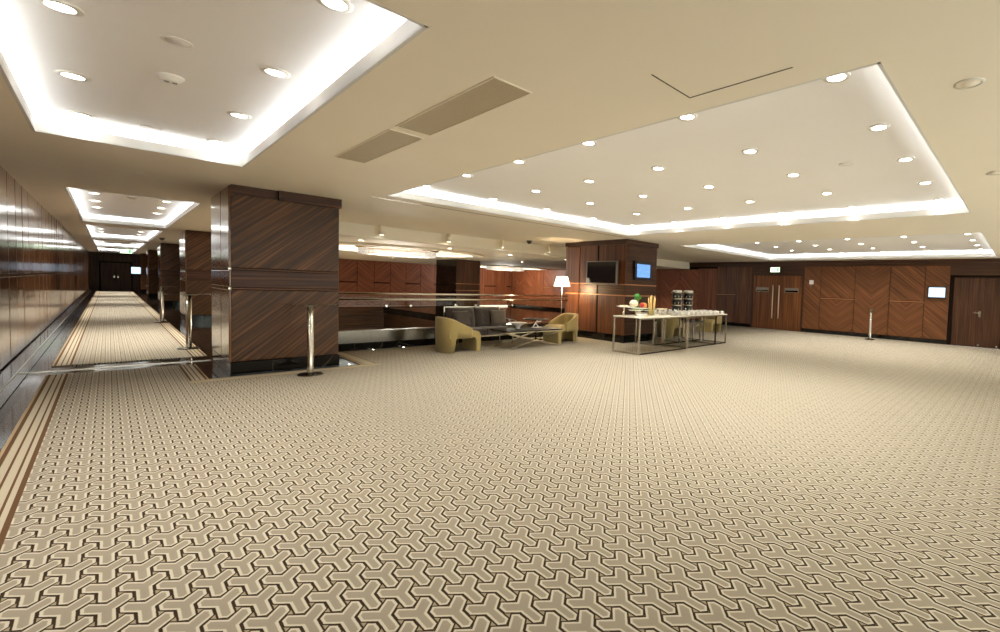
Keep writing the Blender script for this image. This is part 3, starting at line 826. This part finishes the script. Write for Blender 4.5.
# ------------------------------------------------------------------ lounge furniture
def armchair(loc, rz, label):
    e = empty('tub_armchair', loc, label, 'armchair', rz, group='olive tub armchairs')
    # shell: U in plan open towards +x, w .64, d .8
    hw, xb, xf = .335, -.40, .16
    path = []
    nst, r = 10, .26
    def pt(o):     # outline inset by o
        pts = []
        R = r-o*.6
        for i in range(nst+1):
            t = i/nst; pts.append((xf+(xb+r-xf)*t, -hw+o))
        for i in range(1, 9):
            a = -PI/2-(PI/2)*i/8
            pts.append((xb+o+R+R*math.cos(a), -hw+o+R+R*math.sin(a)))
        for i in range(1, 7): pts.append((xb+o, (-hw+o+R)+(2*hw-2*o-2*R)*i/6))
        for i in range(1, 9):
            a = PI-(PI/2)*i/8
            pts.append((xb+o+R+R*math.cos(a), hw-o-R+R*math.sin(a)))
        for i in range(1, nst+1):
            t = i/nst; pts.append((xb+r+(xf-xb-r)*t, hw-o))
        return pts
    O, I = pt(0), pt(.085)
    rows = []
    for (ox, oy), (ix, iy) in zip(O, I):
        t = (ox-xb)/(xf-xb)
        zt = .73-.235*max(0, t)**1.25
        foot = 1 if t < .34 else (0 if t > .37 else 1-(t-.34)/.03)
        zb = .0+(1-foot)*.29
        mx, my = (ox+ix)/2, (oy+iy)/2
        tap = .95 if zb < .1 else .98
        bx, by = ox*tap, oy*tap
        rows.append([(bx, by, zb), (ox, oy, .33+.35*(zt-.33)), (ox, oy, zt-.04), (ox*.98+mx*.02, oy*.98+my*.02, zt-.012), (mx, my, zt), (ix, iy, zt-.03), (ix, iy, (zt+.36)/2), (ix, iy, max(zb, .28)), (ix, iy, zb)])
    m = MB(); V = m.grid(rows)
    for V_ in (V[0], V[-1]):
        try: m.bm.faces.new(V_)
        except Exception: pass
    for a, b_ in zip(V, V[1:]): m.bm.faces.new((a[0], b_[0], b_[-1], a[-1]))
    m.build('shell', M['fabric_olive'], e, fix=True)
    # seat with waterfall front becoming the slab leg
    prof = [(-.32,.30), (-.32,.41), (.2,.435), (.30,.43), (.36,.40), (.395,.34), (.40,.26), (.385,0), (.29,0), (.29,.24), (.27,.29), (.22,.305)]
    m = MB(); w_ = .285
    rws = []
    for y, k in ((-w_, .97), (-w_+.02, 1.), (w_-.02, 1.), (w_, .97)):
        rws.append([(x*k if abs(x) > .3 else x, y, z if z < .01 else .2+(z-.2)*k) for x, z in prof])
    V = m.grid(rws, closed=True, smooth=False)
    m.bm.faces.new(V[0]); m.bm.faces.new(V[-1])
    m.build('seat', M['fabric_olive'], e, fix=True)
    return e
armchair((4.74, 9.06, .012), math.radians(2), 'olive tub armchair with its back to the massive pillar, left of sofa')
armchair((7.63, 9.12, .012), math.radians(184), 'olive tub armchair under the floor lamp, right of coffee table')
armchair((11.15, 8.25, .012), 0, 'olive tub armchair partly hidden behind the buffet beside screen pillar')
armchair((14.0, 8.55, .012), math.radians(180), 'olive tub armchair seen past right end of the buffet')

sf = empty('sofa', (5.66, 9.74, .012), 'charcoal grey tufted two-seat sofa with chrome frame before the balustrade', 'sofa')
def tufted(x0, x1, z0, z1, y, th):
    m = MB(); nx, nz = 24, 12
    rows = []
    for j in range(nz+1):
        r_ = []
        for i in range(nx+1):
            u, v = i/nx, j/nz
            edge = min(1, 6*min(u, 1-u))**.5*min(1, 5*min(v, 1-v))**.5
            dip = sum(math.exp(-(((u-cu)*(x1-x0))**2+((v-cv)*(z1-z0))**2)/.0012) for cu in (.25, .5, .75) for cv in (.34, .7))
            r_.append((x0+(x1-x0)*u, y-th*edge+.05*dip+.10*v, z0+(z1-z0)*v))
        rows.append(r_)
    V = m.grid(rows)
    back = [[(p[0], y+.02+.10*(j/nz), p[2]) for p in r_] for j, r_ in enumerate(rows)]
    W = m.grid(back)
    for a, b_ in ((V[0], W[0]), (V[-1], W[-1]), ([r_[0] for r_ in V], [r_[0] for r_ in W]), ([r_[-1] for r_ in V], [r_[-1] for r_ in W])):
        for i in range(len(a)-1): m.bm.faces.new((a[i], a[i+1], b_[i+1], b_[i]))
    return m
for x0, x1 in ((-.68, -.005), (.005, .68)):
    tufted(x0, x1, .38, .86, .20, .13).build('back_cushion', M['fabric_grey'], sf, fix=True)
    MB().box(x0, x1, -.33, .16, .25, .41, .04, 3).build('seat_cushion', M['fabric_grey'], sf)
m = MB()
m.bar((-.72,-.31,.23), (.72,-.31,.23), .03, .03).bar((-.72,.28,.23), (.72,.28,.23), .03, .03)
m.bar((-.72,-.31,.23), (-.72,.28,.23), .03, .03).bar((.72,-.31,.23), (.72,.28,.23), .03, .03)
m.bar((-.70,.34,.86), (.70,.34,.86), .03, .03).bar((-.70,.27,.23), (-.70,.34,.86), .03, .03).bar((.70,.27,.23), (.70,.34,.86), .03, .03)
m.build('frame', M['chrome'], sf)
for s_ in (-1, 1):
    MB().bar((s_*.74,-.36,.55), (s_*.74,.31,.60), .05, .025).bar((s_*.74,-.30,.23), (s_*.74,-.30,.55), .025, .025).build('arm', M['chrome'], sf)
    for y in (-.3, .27): MB().bar((s_*.70, y, 0), (s_*.70, y, .23), .03, .03).build('leg', M['chrome'], sf)
def pillow(loc, rz, tilt, label, mat):
    m = MB(); n = 12
    fr, bk = [], []
    for j in range(n+1):
        a, b_ = [], []
        for i in range(n+1):
            u, v = i/n*2-1, j/n*2-1
            t = .075*((1-u**4)*(1-v**4))**.5
            k = 1-.07*(u*u*(1-v*v)+v*v*(1-u*u))
            a.append((u*.2*k, -t, v*.2*k+.2)); b_.append((u*.2*k, t, v*.2*k+.2))
        fr.append(a); bk.append(b_)
    m.grid(fr); m.grid(bk)
    bmesh.ops.remove_doubles(m.bm, verts=m.bm.verts, dist=.001)
    o = m.build('throw_pillow', mat, fix=True)
    o.location = loc; o.rotation_euler = (tilt, 0, rz)
    return tag(o, label, 'pillow')
pillow((6.14, 9.68, .435), math.radians(-8), math.radians(-16), 'patterned grey throw pillow leaning at right end of sofa', M['fabric_pillow'])
pillow((5.22, 9.68, .435), math.radians(6), math.radians(-22), 'plain grey throw pillow at left end of sofa behind armchair', M['fabric_grey'])

def coffee_table(loc, rz, lx, ly, label):
    e = empty('coffee_table', loc, label, 'coffee table', rz, group='low tables with crossed chrome legs')
    MB().box(-lx/2, lx/2, -ly/2, ly/2, .385, .415, .006).build('tabletop', M['smoked_glass'], e)
    m = MB(); z = .372
    for s_ in (-1, 1):
        m.bar((-lx/2+.02, s_*(ly/2-.03), z), (lx/2-.02, s_*(ly/2-.03), z), .03, .025)
        m.bar((s_*(lx/2-.03), -ly/2+.02, z), (s_*(lx/2-.03), ly/2-.02, z), .03, .025)
    m.build('top_frame', M['chrome'], e)
    for s_ in (-1, 1):
        MB().bar((-lx/2+.08, s_*(ly/2-.05), .016), (lx/2-.06, s_*(ly/2-.05), .36), .028, .022).build('leg', M['chrome'], e)
        MB().bar((lx/2-.08, s_*(ly/2-.075), .016), (-lx/2+.06, s_*(ly/2-.075), .36), .028, .022).build('leg', M['chrome'], e)
    return e
coffee_table((6.35, 8.83, .012), 0, 1.5, .72, 'black glass coffee table with crossed chrome legs between two armchairs by sofa')
coffee_table((12.5, 8.65, .012), 0, 1.4, .7, 'dark coffee table with crossed legs behind right end of buffet')
# things on the coffee table
def lathe_thing(name, prof, loc, mat, label, cat, seg=28, sx=1, sy=1, group=None, close=False):
    o = MB().lathe(prof, seg=seg, sx=sx, sy=sy, close=close).build(name, mat, loc=loc)
    return tag(o, label, cat, group)
ZC = .427
lathe_thing('bowl', [(0,0), (.06,0), (.05,.03), (.07,.06), (.2,.14), (.205,.146), (.195,.143), (.06,.07), (0,.06)], (6.15, 8.93, ZC), M['ceramic'], 'white flared bowl on the black coffee table', 'bowl')
e = empty('table_sculpture', (6.72, 8.98, ZC), 'small white angular ornament on the coffee table nearer the lamp', 'ornament')
m = MB(); m.bar((-.11,0,.008), (.02,0,.17), .02, .02).bar((.13,0,.15), (-.04,0,.13), .02, .02).bar((-.02,0,.10), (.05,0,.008), .02, .02).build('figure', M['white_plastic'], e)
B(-.13, .13, -.04, .04, 0, .01).build('base', M['white_plastic'], e)
# side table and floor lamp
stb = empty('side_table', (7.3, 9.78, .012), 'dark round side table between sofa and floor lamp', 'side table')
MB().lathe([(.33,.53), (.34,.537), (.34,.55), (.33,.557)], seg=36).build('tabletop', M['smoked_glass'], stb)
MB().lathe([(.02,.02), (.02,.53)], seg=14).build('stem', M['dark_steel'], stb); MB().lathe([(.2,0), (.2,.012), (.03,.02)], seg=30).build('base', M['dark_steel'], stb)
lp = empty('floor_lamp', (8.2, 9.85, .012), 'standing lamp with lit cream cone shade beside screen pillar', 'floor lamp')
MB().lathe([(.14,0), (.14,.015), (.02,.03)], seg=28).build('base', M['dark_steel'], lp)
MB().lathe([(.012,.02), (.012,1.6)], seg=12).build('pole', M['steel'], lp)
MB().lathe([(.225,1.43), (.15,1.70)], seg=36, close=False).build('lamp_shade', M['shade'], lp)
MB().lathe([(0,1.46), (.03,1.48), (.04,1.53), (.025,1.58), (0,1.6)], seg=16).build('bulb', M['lens'], lp)
pl = bpy.data.lights.new('lamp_glow', 'POINT'); pl.energy = 34; pl.color = (1., .72, .4); pl.shadow_soft_size = .06
o = bpy.data.objects.new('lamp_glow', pl); COL.objects.link(o); o.location = (8.2, 9.85, 1.37)

# ------------------------------------------------------------------ buffet
ZT = .83
def buffet(x0, x1, y0, y1, loops, label):
    e = empty('buffet_table', ((x0+x1)/2, (y0+y1)/2, .012), label, 'buffet table', group='steel framed buffet tables')
    hx, hy = (x1-x0)/2, (y1-y0)/2; z = ZT-.012
    MB().box(-hx, hx, -hy, hy, z-.022, z, .003).build('tabletop', M['white_top'], e)
    m = MB()
    for s_ in (-1, 1): m.bar((-hx, s_*(hy-.018), z-.035), (hx, s_*(hy-.018), z-.035), .03, .026)
    m.build('top_rail', M['steel'], e)
    for xl in loops:
        q = xl-(x0+x1)/2
        for s_ in (-1, 1): MB().bar((q, s_*(hy-.018), 0), (q, s_*(hy-.018), z-.022), .034, .034).build('leg', M['steel'] if xl != 10.62 or s_ > 0 else M['bronze'], e)
        MB().bar((q, -hy+.035, .016), (q, hy-.035, .016), .03, .03).build('foot_rail', M['steel'], e)
    MB().bar((-hx+.04, -hy+.018, .016), (hx-.04, -hy+.018, .016), .026, .026).build('front_rail', M['dark_steel'], e)
    return e
buffet(7.38, 9.22, 6.27, 7.06, (7.40, 9.2), 'steel framed buffet table nearest viewer carrying the food platters')
buffet(9.27, 11.18, 6.30, 7.06, (9.29, 10.62, 11.16), 'steel framed buffet table carrying rows of white cups')
buffet(8.95, 11.15, 7.12, 7.76, (8.97, 10.1, 11.13), 'rear steel framed buffet table carrying the drink dispensers')

def platter(x, y, stand, food, label, rx=.2, ry=.13):
    e = empty('serving_platter', (x, y, ZT), label, 'platter', group='white oval serving platters')
    MB().lathe([(0,stand), (.6,stand), (.95,stand+.02), (1.,stand+.028), (.94,stand+.026), (.6,stand+.008), (0,stand+.008)], sx=rx, sy=ry, seg=32, close=False).build('dish', M['ceramic'], e)
    if stand > .01:
        MB().lathe([(.07,0), (.06,.01), (.02,.02), (.02,stand-.01), (.06,stand)], seg=18).build('stand', M['chrome'], e)
    m = MB()
    for i in range(34):
        a, q = random.uniform(0, 2*PI), random.uniform(0, .72)**.8
        m.ball((rx*q*math.cos(a), ry*q*math.sin(a), stand+.02+random.uniform(0, .016)), .022, 1, 1, .6, seg=8, noise=.1)
    o = m.build('food', food, e); o['kind'] = 'stuff'
    return e
green = plain('salad_green', (112,140,58), .6, var=.25, vscale=40)
cream = plain('pastry_cream', (222,204,160), .6, var=.15, vscale=30)
amber = plain('breadstick_golden', (232,190,116), .6, var=.15, vscale=20)
red = plain('tomato_red', (188,44,36), .3, coat=.3)
orange = plain('orange_peel', (226,148,70), .45)
broc = plain('lettuce_green', (60,132,44), .6, var=.3, vscale=60)
caul = plain('cauliflower_cream', (236,226,196), .7, var=.08, vscale=50)
platter(7.58, 6.92, .19, cream, 'white oval platter on tallest stand at left end of buffet', .22, .13)
platter(7.85, 6.78, .11, green, 'white oval platter of green salad below the lettuce', .25, .14)
platter(8.45, 6.9, .09, green, 'white oval platter of salad right of the vegetable display')
platter(8.93, 6.88, .11, cream, 'white oval platter of pastries at right end of food table', .22, .13)
# vegetable display
e = empty('display_stand', (8.15, 6.95, ZT), 'low white pedestal dish under the vegetable display', 'pedestal dish')
MB().lathe([(.12,0), (.1,.01), (.04,.03), (.04,.12), (.12,.15), (.3,.165), (.3,.175), (0,.17)], seg=32, close=False).build('pedestal', M['ceramic'], e)
DZ = ZT+.175
o = MB().ball((0,0,.09), .1, 1, 1, .85, noise=.06, seg=20).build('cauliflower', caul, loc=(7.97, 6.97, DZ+.005)); tag(o, 'creamy white cauliflower at left of the vegetable display', 'cauliflower')
e = empty('lettuce', (8.13, 7.0, DZ), 'bright green lettuce head topping the vegetable display', 'lettuce')
m = MB().ball((0,0,.235), .065, noise=.1, seg=16)
for k in range(14):
    a, t_ = k*2.4, .15+.85*((k*5) % 14)/14
    m.ball((.055*math.cos(a)*math.sin(t_*2.2), .055*math.sin(a)*math.sin(t_*2.2), .24+.055*math.cos(t_*2.2)), .042, 1, 1, .8, seg=10, noise=.16)
m.build('head', broc, e); MB().lathe([(.05,0), (.04,.1), (.04,.18)], seg=12).build('stalk', green, e)
e = empty('tomato', (8.02, 6.76, DZ), 'shiny red tomato left of the lettuce', 'tomato')
MB().ball((0,0,.07), .06, 1, 1, .9, seg=18).build('fruit', red, e)
MB().lathe([(0,.124), (.02,.123), (.006,.128), (.004,.14)], seg=8, close=False).build('stem', broc, e)
for i, (x, y, lb) in enumerate(((8.24, 6.9, 'round orange right of the lettuce, nearer breadsticks'), (8.17, 6.8, 'round orange just below the lettuce'))):
    e = empty('orange', (x, y, DZ), lb, 'orange'); MB().ball((0,0,.06), .058, seg=16).build('fruit', orange, e); MB().lathe([(0,.117), (.008,.119), (0,.122)], seg=8, close=False).build('stem_button', broc, e)
# breadstick vase
v = lathe_thing('glass_vase', [(0,0), (.075,0), (.08,.02), (.1,.2), (.095,.2), (.074,.02), (0,.012)], (8.08, 6.52, ZT), M['glass'], 'clear glass vase holding breadsticks at front of food table', 'vase')
bsn = ['leaning left and back', 'leaning far left', 'upright in the middle', 'leaning to the front', 'leaning right and front', 'leaning far right', 'leaning back']
for i in range(7):
    a = (i-2)*.06; tx, ty = ((-.14, -.08, 0, .08, .15, .03, -.03)[i], (.02, -.02, 0, .03, 0, .08, -.07)[i])
    bx, by = .042*math.cos(2*PI*i/7+2.6), .042*math.sin(2*PI*i/7+2.6); bx, by = (0, 0) if i == 2 else (bx, by)
    o = MB().tube((bx, by, 0), (bx*2.0, by*2.0, .40+.03*(i % 3)), .012, 8, .010).build('breadstick', amber, loc=(8.08, 6.52, ZT+.02))
    tag(o, f'golden breadstick in the glass vase, {bsn[i]}', 'breadstick', 'breadsticks in the vase')
# small dishes at the front of the food table
for i, (x, y, fd, nm) in enumerate(((7.62, 6.5, cream, 'left of'), (7.76, 6.55, green, 'just left of'), (7.92, 6.62, green, 'behind and left of'))):
    e = empty('dip_bowl', (x, y, ZT), f'small white dip bowl {nm} the breadstick vase', 'bowl', group='small dip bowls')
    MB().lathe([(0,0), (.03,0), (.06,.045), (.062,.05), (.055,.047), (.03,.012), (0,.01)], seg=20, close=False).build('bowl', M['ceramic'], e)
    MB().lathe([(0,.04), (.03,.039), (.052,.034)], seg=18, close=False).build('dip', fd, e)
lathe_thing('plate', [(0,0), (.07,0), (.115,.012), (.118,.015), (.07,.006), (0,.006)], (7.52, 6.62, ZT), M['ceramic'], 'flat white plate at front left corner of food table', 'plate')
# cups, plates
cup = None; CN = 0
def cup_at(x, y, label, group, z=ZT):
    global cup
    if cup is None:
        cup = empty('cup', (x, y, z), label, 'cup', group=group); cup.scale = (1.04, 1.04, 1.2)
        MB().lathe([(0,0), (.05,0), (.075,.01), (.077,.013), (.05,.006), (0,.006)], seg=20, close=False).build('saucer', M['ceramic'], cup)
        MB().lathe([(0,.007), (.025,.007), (.034,.03), (.042,.07), (.039,.07), (.031,.03), (.022,.014), (0,.013)], seg=20, close=False).build('bowl', M['ceramic'], cup)
        m = MB()
        for k in range(6):
            a, b_ = -PI/2+PI*k/6, -PI/2+PI*(k+1)/6
            m.tube((.036+.024*math.cos(a), 0, .04+.018*math.sin(a)), (.036+.024*math.cos(b_), 0, .04+.018*math.sin(b_)), .005, 6)
        m.build('handle', M['ceramic'], cup)
    else: dup(cup, (x, y, z), rz=random.uniform(0, 6), label=label, group=group)
for j, y in enumerate((6.40, 6.58, 6.76, 6.94)):
    for i in range(9):
        x = 9.40+i*.205
        cup_at(x+random.uniform(-.02, .02), y, f'white coffee cup on saucer, {ORD[j]} row from front, {(ORD+["eighth","ninth"])[i]} from food table', 'cups on the cup table')
for j, y in enumerate((7.22, 7.40)):
    for i in range(5):
        cup_at(9.1+i*.22, y, f'white coffee cup on rear table, {"front" if j == 0 else "back"} row, {ORD[i]} from lettuce end', 'cups on the rear table')
for i, (x, n) in enumerate(((9.1, 8), (8.85, 6))):
    y = (6.72, 6.45)[i]
    for k in range(n):
        o = MB().lathe([(0,0), (.07,0), (.115,.012), (.118,.015), (.07,.006), (0,.006)], seg=24, close=False).build('plate', M['ceramic'], loc=(x, y, ZT+k*.012))
        tag(o, f'white plate, {(ORD+["eighth"])[k]} from bottom in the {"taller" if i == 0 else "lower"} plate stack', 'plate', ('plates in the taller stack', 'plates in the lower stack')[i])
# drink dispensers
for x, lb in ((10.43, 'black three-tier drink dispenser with steel bands, nearer the screen pillar'), (10.98, 'black three-tier drink dispenser with steel bands, nearer the right wall')):
    e = empty('drink_dispenser', (x, 7.5, ZT), lb, 'drink dispenser', group='tiered drink dispensers')
    MB().lathe([(.17,0), (.17,.02), (.14,.03)], seg=28).build('base', M['steel'], e)
    for k in range(3):
        z0 = .03+k*.18
        t_ = MB().lathe([(.125,z0), (.138,z0+.01), (.138,z0+.135), (.125,z0+.145)], seg=28).build('tier', M['black_plastic'], e)
        MB().lathe([(.142,z0+.145), (.155,z0+.15), (.155,z0+.172), (.142,z0+.18)], seg=28).build('steel_band', M['chrome'], t_)
        m = MB()
        for s_ in (-1, 0, 1):
            a = math.radians(-130+s_*32); m.tube((.13*math.cos(a), .13*math.sin(a), z0+.05), (.18*math.cos(a), .18*math.sin(a), z0+.05), .012, 8).tube((.18*math.cos(a), .18*math.sin(a), z0+.02), (.18*math.cos(a), .18*math.sin(a), z0+.07), .010, 8)
        m.build('tap', M['chrome'], t_)
    m = MB()
    for k in range(5):
        a = 2*PI*k/5; m.lathe([(.05,.57), (.055,.6), (.03,.615), (0,.62)], c=(.085*math.cos(a), .085*math.sin(a), 0), seg=12)
    m.build('lid', M['ceramic'], e)

# ------------------------------------------------------------------ wall mounted things
# television on the screen pillar (face x = 8.79 looks towards -x)
tv = empty('television', (8.64, 8.735, 1.84), 'switched-off flat television on the screen pillar', 'television')
MB().box(-.035, .03, -.58, .58, -.32, .32, .01).build('bezel', M['grey_plastic'], tv)
B(-.04, -.036, -.54, .54, -.27, .295).build('screen', M['screen_off'], tv)
B(.03, .085, -.2, .2, -.15, .15).build('wall_bracket', M['black_plastic'], tv)
def display(loc, rz, w_, h_, mat, label, bez=.035):
    """screen faces local -y"""
    e = empty('information_display', loc, label, 'display', rz)
    MB().box(-w_/2, w_/2, -.03, .03, -h_/2, h_/2, .006).build('bezel', M['black_plastic'], e)
    m = MB(); x0, x1, z0, z1 = -w_/2+bez, w_/2-bez, -h_/2+bez, h_/2-bez
    m.quad([(x0,-.032,z0), (x1,-.032,z0), (x1,-.032,z1), (x0,-.032,z1)], [(0,0), (1,0), (1,1), (0,1)])
    m.build('screen', mat, e)
    return e
display((9.36, 7.90, 1.93), 0, .70, .50, M['screen_blue'], 'framed display with bright blue page on end of screen pillar', .075)
display((17.25, 2.17, 1.66), math.radians(-90), .52, .38, M['screen_pale'], 'small wall display with pale blue page beside dark right door')
display((1.36, YE-.04, 1.52), 0, .62, .55, M['screen_pale'], 'tiny lit display right of far corridor door')

# exit sign above the double doors
GR = plain('exit_sign_green', (52,150,88), .5, emit=(52,150,88), estr=.8)
PALE = plain('exit_sign_lit_face', (226,244,216), .5, emit=(216,242,206), estr=1.1)
def exit_sign(loc, rz, label, sc=1.):
    e = empty('exit_sign', loc, label, 'exit sign', rz)
    e.scale = (sc*.88, sc, sc*.92)
    MB().box(-.235, .235, -.03, .03, -.12, .12, .006).build('housing', M['bronze'], e)
    B(-.215, .215, -.034, -.03, -.10, .10).build('sign_face', PALE, e)
    m = MB(); y0, y1 = -.037, -.034
    # running figure
    m.lathe([(.0,-.0), (.018,0)], c=(.045,-.0365,.062), seg=12)
    m.ball((.045,-.036,.062), .018, 1, .1, 1, seg=10)
    for a, b_ in (((.035,-.0355,.04), (.015,-.0355,-.01)), ((.015,-.0355,-.01), (.045,-.0355,-.035)), ((.045,-.0355,-.035), (.04,-.0355,-.075)), ((.015,-.0355,-.01), (-.005,-.0355,-.05)), ((-.005,-.0355,-.05), (-.035,-.0355,-.055)), ((.035,-.0355,.035), (.065,-.0355,.005)), ((.035,-.0355,.035), (-.005,-.0355,.03)), ((-.005,-.0355,.03), (-.015,-.0355,.0))):
        m.bar(a, b_, .003, .018)
    # doorway and arrow
    m.box(.10, .175, y0, y1, -.08, .08)
    m.box(-.19, -.115, y0, y1, -.008, .008).bar((-.19,-.0355,0), (-.16,-.0355,.035), .003, .014).bar((-.19,-.0355,0), (-.16,-.0355,-.035), .003, .014)
    m.build('pictogram', GR, e)
    return e
exit_sign((17.24, 7.64, 2.39), math.radians(-90), 'lit green and white exit sign above walnut double doors')
exit_sign((.66, 39.0, H-.16), 0, 'small exit sign hanging from corridor ceiling', 1.2)
# wall device
e = empty('wall_sensor', (17.29, 6.2, 1.86), 'small beige wall sensor right of the double doors', 'wall sensor')
MB().box(-.03, 0, -.08, .08, -.02, .14, .01).build('housing', M['white_plastic'], e)
MB().lathe([(.02,-.09), (.03,-.085), (.045,-.02)], c=(-.035,0,0), seg=16).build('cone', M['grey_plastic'], e)

# ------------------------------------------------------------------ camera, world, colour
cam = bpy.data.cameras.new('camera'); co = bpy.data.objects.new('camera', cam); COL.objects.link(co)
cam.sensor_fit = 'HORIZONTAL'; cam.sensor_width = 36.; cam.lens = 452.15/1000*36
cam.shift_x = -.140; cam.shift_y = -.00774; cam.clip_start = .05; cam.clip_end = 200
R = Matrix.Rotation(-.8664, 3, 'Z') @ Matrix.Rotation(PI/2-.0431, 3, 'X') @ Matrix.Rotation(.0344, 3, 'Z')
co.matrix_world = Matrix.Translation((0, 0, 1.45)) @ R.to_4x4()
S.camera = co
wd = bpy.data.worlds.new('world'); S.world = wd; wd.use_nodes = True
bg = wd.node_tree.nodes['Background']; bg.inputs[0].default_value = (1., .96, .90, 1); bg.inputs[1].default_value = 1.75  # also acts as fill through the added rear glazing
S.view_settings.view_transform = 'Standard'; S.view_settings.look = 'None'
S.view_settings.exposure = 1.3; S.view_settings.gamma = 1.
S.cycles.max_bounces = 10; S.cycles.diffuse_bounces = 6; S.cycles.glossy_bounces = 5; S.cycles.transparent_max_bounces = 16
S.cycles.sample_clamp_indirect = 6.; S.cycles.caustics_reflective = False; S.cycles.caustics_refractive = False
